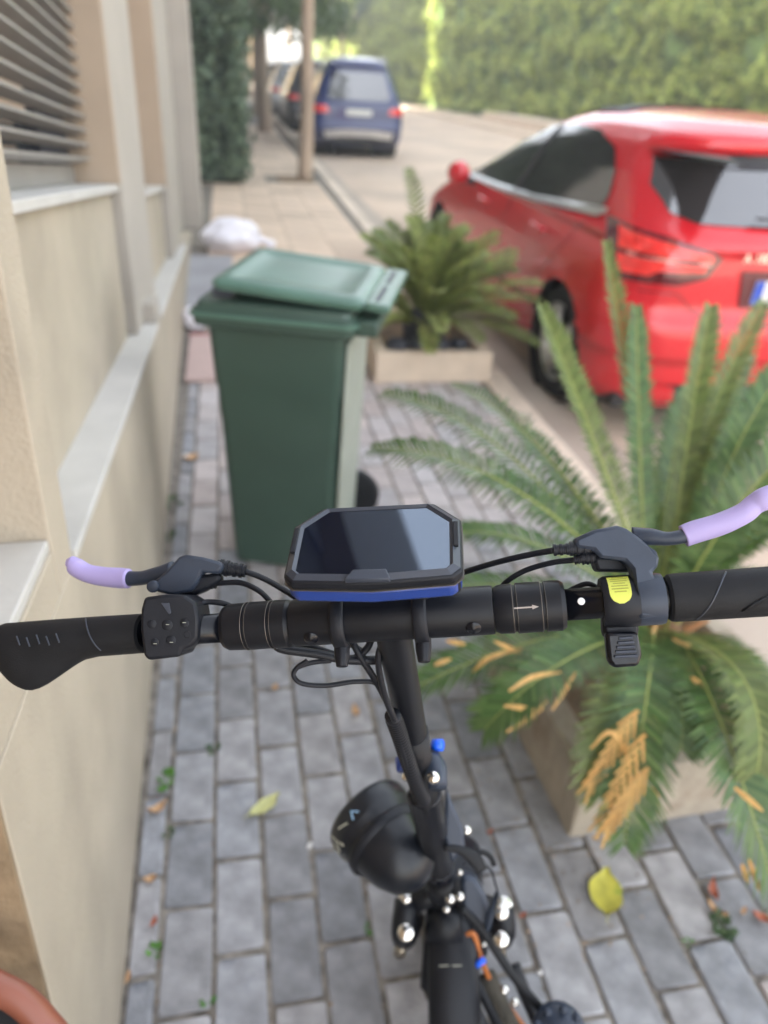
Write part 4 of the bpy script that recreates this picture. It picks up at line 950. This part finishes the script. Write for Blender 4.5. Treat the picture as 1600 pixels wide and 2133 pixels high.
lv = SB(); lv.tube([P(268, 1205, .590), P(250, 1204, .593), P(215, 1201, .597), P(182, 1194, .600), P(160, 1182, .602), P(150, 1174, .603), P(140, 1172, .603)], [(.0080, .0065), (.0084, .0068), (.0080, .0066), (.0076, .0065), (.0078, .007), (.0064, .0064), (.0035, .0035)], 20, smooth_n=6, flat=cU); lv.build('lever_sleeve', M_lilac, lvo, smooth=True)
# switch pod on the left
pod = pprism([(300, 1244), (345, 1238), (385, 1240), (408, 1256), (414, 1290), (412, 1330), (398, 1348), (380, 1352), (375, 1368), (308, 1376), (299, 1366), (292, 1310), (293, 1270)], .535, .040, 'switch_pod', M_plastic, bevel=.005)
for (x, y, r) in ((316, 1300, .0045), (348, 1302, .0055), (384, 1298, .0045), (322, 1338, .004), (356, 1334, .005), (390, 1322, .0035)):
    mb = SB(); mb.lathe([(0, .0002), (r*.62, .0002), (r*.72, -.0001), (r*.74, -.002)], P(x, y, .5345), -cF, 20); autosm(mb.build('button', M_plastic, pod))
for (x, y) in ((349, 1301), (384, 1297), (323, 1341), (357, 1338)):
    mb = SB(); q = P(x, y, .5330); mb.tube([q-cR*.0012, q+cR*.0012], .00028, 5); mb.build('button_mark', M_greyprint, pod)
pprism([(335, 1256), (352, 1256), (356, 1276), (352, 1280)], .534, .002, 'pod_seam', M_bezel, pod, bevel=.0003)
# stem
up1 = BC-s_*.016
def stem(t): return BC+(STEMB-BC)*t
Ls = (BC-STEMB).length
mb = SB(); mb.tube([BC-s_*.004, stem(.41)], .0138, 36, cap=False); mb.build('stem_tube', M_black, smooth=True)
mb = SB(); mb.tube([stem(.24), stem(.46)], .0152, 36); mb.build('stem_sleeve', M_black, smooth=True)
mb = SB(); mb.tube([stem(.44), stem(.50), stem(.80), stem(.83)], [(.021, .017), (.021, .020), (.021, .021), (.019, .018)], 8, smooth_n=1, flat=b_); o = mb.build('stem_clamp_column', M_black, bevel=.003)
mb = SB(); mb.tube([stem(.79), stem(.835), stem(.90)], [(.024, .023), (.022, .021), (.020, .018)], 10, flat=b_); o = mb.build('stem_lower_collar', M_blackg, bevel=.002)
mb = SB(); mb.tube([stem(.87), stem(.96), stem(1.06)], [.023, .027, .024], 24); mb.build('head_tube', M_black, smooth=True)
# silver bolt and blue caps at the clamp
def bolt(px, py, d, r, name='bolt', m=None, ax=None, parent=None, h=.004):
    mb = SB(); mb.lathe([(0, h), (r*.55, h*.85), (r*.9, h*.45), (r, 0), (r, -h)], P(px, py, d), ax or (CAM-P(px, py, d)), 20); return mb.build(name, m or M_chrome, parent, smooth=True)
bolt(903, 1620, .70, .0062); bolt(846, 1618, .715, .0045)
mb = SB(); mb.tube([P(895, 1580, .76), P(905, 1600, .745), P(912, 1640, .73)], [.012, .013, .01], 12, smooth_n=3); mb.build('clamp_lever', M_lever, smooth=True)
mb = SB(); mb.tube([P(903, 1552, .76), P(921, 1552, .755)], .0062, 14); mb.build('lever_cap', M_bluecap, smooth=True)
mb = SB(); mb.tube([P(834, 1580, .77), P(838, 1604, .76)], .006, 10); mb.build('clamp_pin', M_blue, smooth=True)
# display
nD = (s_*.52+Vector((0, 0, 1))*.48); nD = (nD-b_*nD.dot(b_)).normalized(); nD = (nD+b_*.055).normalized()
bD = (b_-nD*b_.dot(nD)).normalized(); gD = bD.cross(nD)*-1
if gD.y < 0: gD = -gD
CD = P(781, 1126, .497)
MD = Matrix(((bD.x, gD.x, nD.x, CD.x), (bD.y, gD.y, nD.y, CD.y), (bD.z, gD.z, nD.z, CD.z), (0, 0, 0, 1)))
HW, HH = .0590, .0365
def octo(hw, hh, c=.019, cb=.006, low=0): return [(-hw+cb, -hh), (0, -hh-.0035-low), (hw-cb, -hh), (hw, -hh+cb), (hw, hh-c), (hw-c, hh), (-hw+c, hh), (-hw, hh-c), (-hw, -hh+cb)]
mb = SB(); mb.prism(octo(HW, HH), MD, -.0070, 0); disp = mb.build('display', M_plastic, bevel=.0016)
mb = SB(); mb.prism(octo(HW-.001, HH-.0005), MD, -.0200, -.0078); mb.build('blue_back_shell', M_blue, disp, bevel=.0025)
mb = SB(); mb.prism(octo(HW+.0006, HH+.0006), MD, -.0077, -.0071); mb.build('silver_seam', M_wear, disp)
mb = SB(); mb.prism([(HW-.016, -HH+.002), (HW-.002, -HH+.004), (HW-.001, -HH+.020), (HW-.010, -HH+.006)], MD, -.0200, -.006); mb.build('corner_block', M_plastic, disp, bevel=.002)
o1 = octo(HW-.0015, HH-.0015, .0185); o2 = octo(HW-.0085, HH-.0062, .0165, .003, -.0005)
mb = SB(); n = len(o1); vs = [MD @ Vector((x, y, .0002)) for x, y in o1]+[MD @ Vector((x, y, .0034)) for x, y in [(a[0]*.35+b[0]*.65, a[1]*.35+b[1]*.65) for a, b in zip(o1, o2)]]+[MD @ Vector((x, y, .0012)) for x, y in o2]
mb.add(vs, [(q*n+i, q*n+(i+1) % n, (q+1)*n+(i+1) % n, (q+1)*n+i) for q in (0, 1) for i in range(n)]); mb.build('bezel', M_bezel, disp)
mb = SB(); mb.prism([(x*1.004, y*1.004) for x, y in o2], MD, .0006, .0014); mb.build('screen', M_screen, disp)
mb = SB(); mb.prism([(-.017, -HH-.0030), (.013, -HH-.0036), (.010, -HH+.0055), (-.012, -HH+.0060)], MD, .0003, .0040); mb.build('bezel_tab', M_bezel, disp, bevel=.0008)
mb = SB(); mb.prism([(HW-.0058, -.012), (HW-.0022, -.012), (HW-.0022, .012), (HW-.0058, .012)], MD, .002, .0042); mb.build('bezel_side_plate', M_plastic, disp, bevel=.0006)
mb = SB(); mb.prism([(-HW+.0022, -.012), (-HW+.0058, -.012), (-HW+.0058, .012), (-HW+.0022, .012)], MD, .002, .0042); mb.build('bezel_side_plate', M_plastic, disp, bevel=.0006)
# display clamps
for px, dx in ((712, 0), (879, 0)):
    mb = SB(); pts = []; c = bar(px)
    for k in range(13):
        an = -2.0+k*.30; _, d = on_bar(px, 0, an); pts.append(c+d*.0205)
    mb.tube(pts, [(.0016, .0055)]*13, 10, smooth_n=2, flat=(pts[0]-c).normalized()); cl = mb.build('display_clamp', M_plastic, smooth=True)
    _, d = on_bar(px, 0, 1.35)
    e = d
    q = c+e*.019; mb = SB(); mb.tube([q-e*.006, q+e*.006, q+e*.0155], [(.0062, .0058), (.0060, .0058), (.0045, .0048)], 8, flat=b_); mb.build('clamp_lug', M_plastic, cl, bevel=.001)
    mb = SB(); mb.tube([P(px, 1205, .508), P(px, 1240, .515)], [(.006, .006)]*2, 8); mb.build('clamp_post', M_plastic, cl)
# cables
def cable(pts, r, name='brake_cable', m=None, n=8, parent=None):
    mb = SB(); mb.tube([P(*p) for p in pts], r, 10, smooth_n=n); return mb.build(name, m or M_plastic, parent, smooth=True)
cable([(1155, 1146, .516), (1100, 1156, .53), (1040, 1170, .545), (985, 1186, .56), (930, 1205, .575), (860, 1230, .59), (800, 1270, .60)], .0023)
cable([(1198, 1166, .517), (1150, 1172, .525), (1095, 1188, .535), (1055, 1212, .54), (1030, 1240, .555), (960, 1300, .58), (880, 1330, .60)], .0021)
cable([(1250, 1228, .53), (1225, 1216, .53), (1195, 1226, .535), (1170, 1240, .54)], .002)
cable([(510, 1190, .580), (545, 1203, .58), (585, 1225, .58), (640, 1262, .58), (700, 1320, .585), (760, 1360, .59)], .0024)
cable([(450, 1215, .578), (500, 1214, .575), (535, 1228, .57), (560, 1250, .57), (600, 1300, .575)], .0022)
cable([(412, 1262, .555), (430, 1254, .56), (465, 1257, .56), (490, 1268, .565)], .0022)
cable([(572, 1340, .565), (590, 1352, .565), (660, 1362, .57), (720, 1374, .575), (780, 1375, .58), (810, 1368, .59)], .0036)
cable([(600, 1338, .58), (640, 1345, .58), (690, 1362, .58), (735, 1372, .58), (765, 1350, .58), (775, 1325, .575)], .0030)
cable([(640, 1376, .575), (618, 1392, .575), (612, 1408, .575), (630, 1424, .575), (680, 1428, .58), (740, 1420, .585), (785, 1425, .59), (812, 1470, .60), (830, 1520, .63)], .0020)
cable([(690, 1376, .58), (650, 1380, .578), (620, 1390, .575)], .0020)
cable([(736, 1340, .575), (752, 1370, .575), (778, 1410, .585), (800, 1450, .60), (818, 1490, .61), (838, 1560, .65), (860, 1640, .71)], .0028)
cable([(795, 1340, .56), (788, 1370, .565), (792, 1410, .575), (805, 1460, .59), (822, 1500, .605)], .0026)
mb = SB(); pts = [P(*p) for p in [(818, 1490, .612), (832, 1530, .64), (848, 1580, .675), (866, 1630, .705), (884, 1668, .735)]]; mb.tube(pts, 
 .0070, 16, smooth_n=10); cb = mb.build('cable_sheath', M_plastic, smooth=True)
pp_, _ = crom(pts, [0]*5, 9)
for k in range(2, len(pp_)-2, 1):
    t = (pp_[k+1]-pp_[k-1]).normalized(); r2 = SB(); r2.lathe([(.0069, -.0009), (.0076, 0), (.0069, .0009)], pp_[k], t, 14); r2.build('sheath_rib', M_rubber, cb, smooth=True)
# headlight : black bowl with a printed rim, left of the stem
hc = P(802, 1744, 1.01); hax = (P(700, 1640, 1.06)-P(820, 1795, .97)).normalized()     # from back of the shell to the lens
HK = .90
mb = SB(); mb.lathe([(a_*HK, h_*HK) for a_, h_ in [(0, -.090), (.022, -.086), (.040, -.072), (.053, -.048), (.061, -.016), (.065, .012), (.0685, .016), (.070, .024), (.070, .044), (.067, .051), (.060, .054), (0, .052)]], hc, hax, 40); hd = mb.build('headlight', M_shell, smooth=True); autosm(hd, 60)
mb = SB(); mb.lathe([(a_*HK, h_*HK) for a_, h_ in [(.055, .0485), (.030, .053), (0, .055)]], hc, hax, 32); mb.build('lens', M_chrome, hd, smooth=True)
mb = SB(); mb.lathe([(a_*HK, h_*HK) for a_, h_ in [(.0635, .004), (.0680, .0), (.0685, -.008), (.063, -.014)]], hc, hax, 40); mb.build('shell_step', M_plastic, hd, smooth=True)
ua = (CAM-hc); ua = (ua-hax*ua.dot(hax)).normalized(); ub = hax.cross(ua)
if ub.dot(cR) > 0: ub = -ub      # ub to the left of the picture
def onh(an, h, r): return hc+hax*(h*HK)+(ua*math.cos(an)+ub*math.sin(an))*(r*HK)
for strokes in ([(.90, .016), (1.03, .044), (1.16, .020), (.98, .030)], [(1.26, .014), (1.28, .042), (1.42, .034), (1.30, .026), (1.46, .014)], [(.44, .028), (.70, .036)]):
    mb = SB(); mb.tube([onh(a, h, .0692 if h > .014 else .0660) for a, h in strokes], .0018, 6); mb.build('printed_graphic', M_greyprint, hd)
mb = SB(); mb.tube([onh(.10, .026, .0692), onh(.22, .036, .0692), (onh(.30, .024, .0692))], .0016, 6); mb.build('printed_graphic', M_paleblue, hd)  # pale blue stroke: sticker tint with a highlight sheen painted in
mb = SB(); mb.tube([hc, stem(.70)], .010, 10); mb.build('headlight_bracket', M_black)
# lower end: shock arms, fender, front wheel
hv = Vector((b_.y*-1, b_.x, 0)).normalized(); hv = hv if hv.y > 0 else -hv        # heading of the wheel
rt_ = Vector((hv.y, -hv.x, 0))
WC = Vector((.335, .735, .132))
mb = SB(); mb.lathe([(.085, -.030), (.112, -.038), (.126, -.030), (.132, -.012), (.132, .012), (.126, .030), (.112, .038), (.085, .030)], WC, rt_, 40); wh = mb.build('front_wheel', M_tyre, smooth=True)
mb = SB(); mb.lathe([(0, -.034), (.06, -.034), (.088, -.028), (.088, .028), (.06, .034), (0, .034)], WC, rt_, 32); mb.build('hub_motor', M_black, wh, smooth=True)
def fender(a0, a1, r, w0, name, m, n=14, th=.004):
    mb = SB(); cs = []
    prof = [(-w0, -.022), (-w0, -.004), (-w0*.75, .004), (-w0*.3, .008), (w0*.3, .008), (w0*.75, .004), (w0, -.004), (w0, -.022)]
    for i in range(n+1):
        a = a0+(a1-a0)*i/n; ra_ = hv*math.cos(a)+Vector((0, 0, 1))*math.sin(a)
        cs.append([WC+ra_*(r+h)+rt_*x for x, h in prof])
    k = len(prof); vs = [v for c in cs for v in c]; mb.add(vs, [(i*k+j, i*k+j+1, (i+1)*k+j+1, (i+1)*k+j) for i in range(n) for j in range(k-1)])
    o = mb.build(name, m, smooth=True); md = o.modifiers.new('s', 'SOLIDIFY'); md.thickness = th; return o
fender(math.radians(15), math.radians(165), .146, .045, 'front_fender', M_plastic)
# fork crown and two shocks with chrome nuts
for sx, xs in ((-1, 845), (1, 1045)):
    top = G(xs, 1885 if sx < 0 else 1900, .335); 
    mid = G(xs+ (0 if sx > 0 else -4), 1950, .30)
    low = WC+rt_*sx*.062
    mb = SB(); mb.tube([stem(.965), top+Vector((0, 0, .0))], [.020, .016], 12); mb.tube([top+Vector((0, 0, .015)), mid, low], [.019, .020, .018], 14, smooth_n=4); leg = mb.build('fork_leg', M_black, smooth=True)
    for q, rr_ in ((top+Vector((0, 0, .018)), .0115), (mid+(CAM-mid).normalized()*.019, .0125)):
        mb = SB(); mb.lathe([(0, .009), (rr_*.55, .0075), (rr_*.9, .003), (rr_, -.003), (rr_*1.25, -.0035), (rr_*1.25, -.007)], q, (CAM-q), 20); mb.build('domed_nut', M_chrome, leg, smooth=True)
    mb = SB(); q = mid+Vector((0, 0, -.05))+rt_*sx*.004
    mb.tube([mid-Vector((0, 0, .02))+(CAM-mid).normalized()*.014, q+(CAM-mid).normalized()*.016], [.010, .011], 14); mb.build('shock_reservoir', M_brass, leg, smooth=True)
# neck : from the head tube back to the deck
NK = [G(958, 1885, .33), G(985, 1990, .27), G(1055, 2150, .21), G(1120, 2330, .17)]
mb = SB(); mb.tube(NK[:1]+[NK[1]], [(.030, .024), (.026, .022)], 12, flat=rt_); mb.tube([G(925, 1880, .34), G(928, 1960, .31)], [.03, .034], 16); neck = mb.build('neck', M_black, smooth=True)
def gp(px, py, z): return G(px, py, z)
mb = SB(); mb.tube([G(930, 1885, .335), G(942, 1960, .315), G(946, 2060, .285), G(950, 2180, .24), G(955, 2330, .18)], [(.030, .02), (.040, .018), (.041, .018), (.041, .018), (.04, .018)], 14, smooth_n=5, flat=rt_); mb.build('mudguard', M_black, smooth=True)
mb = SB(); mb.tube([gp(958, 1960, .27), gp(985, 2030, .25), gp(1030, 2120, .22), gp(1085, 2230, .19)], .008, 12, smooth_n=4); mb.build('frame_rail', M_black, neck, smooth=True)
mb = SB(); mb.tube([gp(935, 1985, .30), gp(962, 2040, .29), gp(1000, 2120, .26), gp(1040, 2200, .23)], .009, 12, smooth_n=4); mb.build('frame_rail', M_blackg, neck, smooth=True)
mb = SB(); mb.tube([gp(1070, 2010, .22), gp(1090, 2060, .2), gp(1120, 2130, .18), gp(1160, 2220, .16)], .011, 12, smooth_n=4); mb.build('frame_rail', M_black, neck, smooth=True)
# dusty spring between the rails
sp = [gp(1005, 2030, .235), gp(1035, 2095, .215), gp(1075, 2180, .19)]
mb = SB(); mb.tube(sp, .020, 16, smooth_n=6); sprg = mb.build('dusty_suspension_block', M_tyre, smooth=True)
pp_, _ = crom(sp, [0]*3, 9)
for k in range(1, len(pp_)-1):
    t = (pp_[k+1]-pp_[k-1]).normalized(); r2 = SB(); r2.lathe([(.0195, -.0022), (.0225, 0), (.0195, .0022)], pp_[k], t, 16); r2.build('spring_coil', M_tyre, sprg, smooth=True)
cable([(955, 1958, 1.17), (985, 1945, 1.165), (1000, 1990, 1.17), (1020, 2040, 1.19), (1055, 2090, 1.20), (1100, 2150, 1.2)], .0042, 'motor_cable', M_orange)
mb = SB(); mb.tube([P(990, 2012, 1.15), P(1010, 1998, 1.15)], .005, 10); mb.build('cable_clip', M_bluecap, smooth=True)
cable([(960, 1890, 1.10), (1000, 1930, 1.10), (1040, 1990, 1.10), (1075, 2040, 1.10), (1135, 2110, 1.11), (1160, 2135, 1.11)], .0068, 'braided_hose', M_rubber)
# ribbed knob at the lower right
kc = P(1165, 2150, 1.07); mb = SB(); mb.lathe([(0, .02), (.028, .018), (.038, .008), (.040, -.02), (.03, -.04)], kc, (CAM-kc), 28); kn = mb.build('ribbed_knob', M_lever, smooth=True)
for k in range(9):
    a = k*.7; q = kc+(cR*math.cos(a)+cU*math.sin(a))*.034+(CAM-kc).normalized()*.012; r2 = SB(); r2.tube([q, q-(CAM-kc).normalized()*.03], .006, 8); r2.build('knob_rib', M_lever, kn, smooth=True)
for (x, y, d, r) in ((1055, 2010, 1.14, .0055), (1050, 2062, 1.14, .007), (1072, 2088, 1.14, .0065), (1008, 1968, 1.12, .004), (958, 1868, 1.05, .006), (938, 1873, 1.05, .0065), (958, 1818, 1.02, .004), (972, 1730, .94, .006), (930, 1895, 1.06, .005)): bolt(x, y, d, r)
# side bracket on the right of the stem, cable ties, thin wire
pprism([(930, 1640), (945, 1680), (965, 1725), (970, 1770), (940, 1800), (925, 1745)], .93, .02, 'side_bracket', M_lever, bevel=.004)
mb = SB(); mb.tube([P(925, 1765, .93), P(960, 1770, .93), P(990, 1790, .93), P(1005, 1815, .93)], [(.004, .004), (.006, .003), (.009, .003), (.007, .002)], 8, smooth_n=4); mb.build('cable_strap', M_rubber, smooth=True)
cable([(985, 1778, .935), (1005, 1775, .935), (1022, 1785, .935), (1030, 1802, .935)], .0035, 'cable_tie_tail', M_rubber)
cable([(965, 1800, .97), (1000, 1800, .98), (1022, 1812, 1.0), (1032, 1840, 1.02), (1036, 1870, 1.05), (1020, 1930, 1.1)], .0016, 'thin_wire')
mb = SB(); mb.tube([P(1036, 1862, 1.05), P(1022, 1900, 1.08), P(1015, 1940, 1.10)], [.004, .0055, .004], 8, smooth_n=3); mb.build('wire_boot', M_lever, smooth=True)
pprism([(962, 1825), (990, 1830), (1010, 1860), (1025, 1905), (1010, 1935), (975, 1925), (962, 1880)], 1.10, .03, 'fork_cover', M_lever, bevel=.006)
bolt(845, 1943, 1.10, .0125); bolt(846, 1872, 1.10, .0075); bolt(1044, 1957, 1.09, .0115); bolt(1044, 1900, 1.09, .011)
for i, (x, y) in enumerate(((925, 2012), (952, 2012))):
    mb = SB(); a, b = P(x-10, y, 1.11), P(x+10, y-1, 1.11); mb.tube([a, b], .0008, 5); mb.build('small_print', M_greyprint)
# deck and rear wheel, out of the picture below
dk0 = gp(1075, 2215, .17); dd_ = (gp(1160, 2420, .16)-dk0); dd_.z = 0; dd_.normalize(); ds_ = Vector((dd_.y, -dd_.x, 0))
Mk = Matrix(((dd_.x, ds_.x, 0, dk0.x), (dd_.y, ds_.y, 0, dk0.y), (0, 0, 1, .15), (0, 0, 0, 1)))
mb = SB(); mb.box((.0, -.11, -.04), (.60, .11, .03), Mk); mb.build('deck', M_rubber, bevel=.01)
mb = SB(); mb.lathe([(.0, -.035), (.11, -.038), (.13, -.02), (.13, .02), (.11, .038), (0, .035)], Mk @ Vector((.74, 0, -.02)), ds_, 32); mb.build('rear_wheel', M_tyre, smooth=True)
# ------------------------------------------------------------------ tube at the lower left, leaves and weeds
tb = empty('terracotta_hose', tuple(P(-60, 1990, .80)), label='thick terracotta coloured rubber hose curving past the end of the house wall', cat='hose')
TL = Vector(tb.location); mb = MB(); mb.tube([P(*p)-TL for p in [(-160, 2040, .78), (-70, 2030, .78), (0, 2060, .78), (45, 2085, .78), (90, 2130, .78), (140, 2200, .78), (160, 2300, .80)]], .0155, 24, smooth_n=8); mb.build('hose', M_terra, tb, smooth=True)
mb = MB(); mb.lathe([(.03, -.03), (.10, -.032), (.125, -.02), (.13, 0), (.125, .02), (.10, .032), (.03, .03)], P(-75, 2250, .86)-TL, (.9, -.3, .25), 32)
pot = mb.build('black_wheel', M_rubber, tb, smooth=True)
def leaf(px, py, ln, wd, ang, m, label, curl=.012, seed=0, z=.003):
    p = G(px, py, z); e = empty('fallen_leaf', tuple(p), (0, 0, ang), label=label, cat='leaf', group='leaves fallen on the paving'); r = random.Random(seed); n = 8; V = []; F2 = []
    for i in range(n+1):
        u = i/n; w2 = wd*math.sin(math.pi*min(1, max(0, u*.94+.03)))**.8*(.62 if u > .75 else 1); x = (u-.5)*ln; bend = curl*(abs(u-.5)*2)**2
        V += [(x, -w2*.5+r.uniform(-.05, .05)*wd, bend+.005+r.uniform(0, .004)), (x, 0, bend*.6+.001), (x, w2*.5+r.uniform(-.06, .06)*wd, bend+.006+r.uniform(-.002, .003))]
    for i in range(n): F2 += [(i*3, i*3+3, i*3+4, i*3+1), (i*3+1, i*3+4, i*3+5, i*3+2)]
    meshobj('blade', V, F2, m, e, True); MB().tube([(-ln*.5, 0, .004+curl), (-ln*.68, .003, .003+curl)], .0007, 5).build('stalk', m, e)
leaf(1262, 1862, .112, .070, 1.15, M_leafy, 'large yellow leaf with a green spot on the paving beside the planter')
leaf(552, 1682, .090, .034, .62, M_leafy2, 'pale yellow pointed leaf on the paving left of the headlight')
leaf(330, 1688, .045, .022, .5, M_leafo, 'tan curled leaf on the edge paving stone by the wall', .02)
leaf(314, 1835, .026, .018, .2, M_leafo, 'small tan leaf on the edge stone below the curled one')
leaf(322, 1925, .022, .012, 1.2, M_leafr, 'tiny reddish brown leaf in the joint near the wall')
leaf(268, 2040, .024, .010, 1.4, M_leafo, 'thin tan leaf in the gap at the foot of the wall')
leaf(741, 1485, .042, .020, 1.7, M_leafo, 'tan leaf on the paving just left of the stem')
leaf(573, 1436, .020, .016, 1.0, M_leafo, 'tiny round tan leaf in a cross joint under the left bar')
leaf(1485, 1860, .050, .018, 1.2, M_leafr, 'red brown curled leaf on the paving at the right', .02)
leaf(1490, 1900, .045, .016, -1.0, M_leafo, 'tan shrivelled leaf below the red brown one at the right', .02)
leaf(1585, 1915, .038, .020, -.6, M_leafr, 'bright red leaf at the right edge of the paving')
leaf(1547, 1903, .02, .01, .6, M_leafo, 'tiny tan leaf between the red leaves at the right')
leaf(400, 955, .07, .05, .6, M_leafo, 'orange tan leaf on the paving between the bin and the wall')
leaf(1020, 1738, .016, .010, .3, M_leafr, 'tiny orange leaf in a joint right of the stem')
leaf(1088, 1912, .018, .010, .3, M_leafr, 'tiny orange leaf in a joint below the planter corner')
for i, (x, y, s, lb) in enumerate([(645, 1762, .009, 'white stick shaped stone in a paving joint'), (1124, 2026, .007, 'white pebble on the paving near the braided hose'), (1245, 1415, .012, 'white pebble on the soil of the near planter'), (385, 950, .02, 'whitish stone by the wall beside the bin')]):
    mb = MB(); mb.lathe([(0, -s*.5), (s*.7, -s*.2), (s*.75, s*.2), (0, s*.6)], (0, 0, 0), (1, .3, .1) if i == 0 else (0, 0, 1), 8)
    p = G(x, y, .004 if i != 2 else .16); e = mb.build('pebble', M_pebble, None, smooth=True); e.location = p
    if i == 0: e.scale = (1, 1, .6); e.rotation_euler = (0, 0, 1.2); e.scale = (2.2, .8, .8)
    tag(e, lb, 'pebble')
def weed(px, py, n, s, m, label, seed):
    p = G(px, py, .0); e = empty('weed', tuple(p), label=label, cat='weed', group='weeds growing in the paving joints'); r = random.Random(seed); V = []
    for i in range(n):
        a = r.uniform(0, 6.28); el = r.uniform(.1, .9); L_l = s*r.uniform(.6, 1.2); d = Vector((math.cos(a)*math.cos(el), math.sin(a)*math.cos(el), math.sin(el)*.7)); sd_ = Vector((-math.sin(a), math.cos(a), 0))
        b0 = d*L_l*.35; b1 = d*L_l; wv = sd_*L_l*.32
        V.append([tuple(b0), tuple((b0+b1)*.5+wv), tuple(b1), tuple((b0+b1)*.5-wv)]); V.append([(0, 0, 0), tuple(b0+wv*.08), tuple(b0), tuple(b0-wv*.08)])
    quads('leaves', np.array(V), m, e)
weed(345, 1625, 10, .038, M_weed, 'bright green weed in the joint by the wall left of the pale leaf', 1)
weed(446, 1562, 9, .026, M_weedd, 'small dark green weed where two paving joints meet', 2)
weed(322, 1984, 9, .022, M_weed, 'bright green weed in the wall side joint near the bottom', 3)
weed(352, 1735, 8, .022, M_weedd, 'dull green weed in the joint below the bright one', 4)
weed(432, 2088, 6, .018, M_weed, 'small green weed at the bottom of the second joint', 5)
weed(768, 1935, 6, .016, M_weed, 'tiny green weed in a joint left of the front wheel', 6)
weed(1505, 1930, 22, .034, M_weedd, 'tuft of olive weed in the joint at the lower right', 7)
weed(1432, 1962, 5, .016, M_weed, 'tiny pale green weed left of the olive tuft', 8)
weed(1060, 500, 24, .22, M_weed, 'bright green seedling beside the red car', 9)
weed(357, 1050, 9, .05, M_weedd, 'low weed at the foot of the wall beside the bin', 10)
weed(352, 1120, 9, .04, M_weedd, 'second low weed at the foot of the wall beside the bin', 11)

# ------------------------------------------------------------------ air volume added to imitate lens glare
hm = bpy.data.materials.new('glare_veil'); hm.use_nodes = True; hn = hm.node_tree; hn.nodes.clear()
ho = hn.nodes.new('ShaderNodeOutputMaterial'); hv_ = hn.nodes.new('ShaderNodeVolumePrincipled'); hv_.inputs['Density'].default_value = .0065
hv_.inputs['Color'].default_value = (.98, .97, .95, 1); hv_.inputs['Anisotropy'].default_value = .3; hn.links.new(hv_.outputs[0], ho.inputs['Volume'])
tag(MB().box((-95, -65, -1.2), (115, 245, 21)).build('glare_veil_box', hm), kind='stuff')

# crumbs of soil and leaf lying in the joints
k = 900; V = []
for i in range(k):
    if random.random() < .55:
        kx = random.randint(0, 15); x = colx(kx)+random.gauss(0, .004); y = random.uniform(.45, 3.2)
    else:
        x = random.gauss(.66, .10); y = random.uniform(.7, 2.2)
    if .69 < x < 1.4 and .93 < y < 1.65: continue
    a = random.uniform(0, 6.28); s1 = random.uniform(.0015, .0045); s2 = s1*random.uniform(.4, .9); c_, n_ = math.cos(a), math.sin(a); z = random.uniform(.001, .003)
    V.append([(x-c_*s1, y-n_*s1, z), (x+n_*s2, y-c_*s2, z+.001), (x+c_*s1, y+n_*s1, z+.0015), (x-n_*s2, y+c_*s2, z+.0005)])
tag(quads('ground_litter', np.array(V), mat('litter_crumb', (.30, .20, .12), rough=.9, island=.6, tint=(.16, .11, .07))), 'small brown crumbs of leaf and soil scattered over the paving joints', 'litter', kind='stuff')
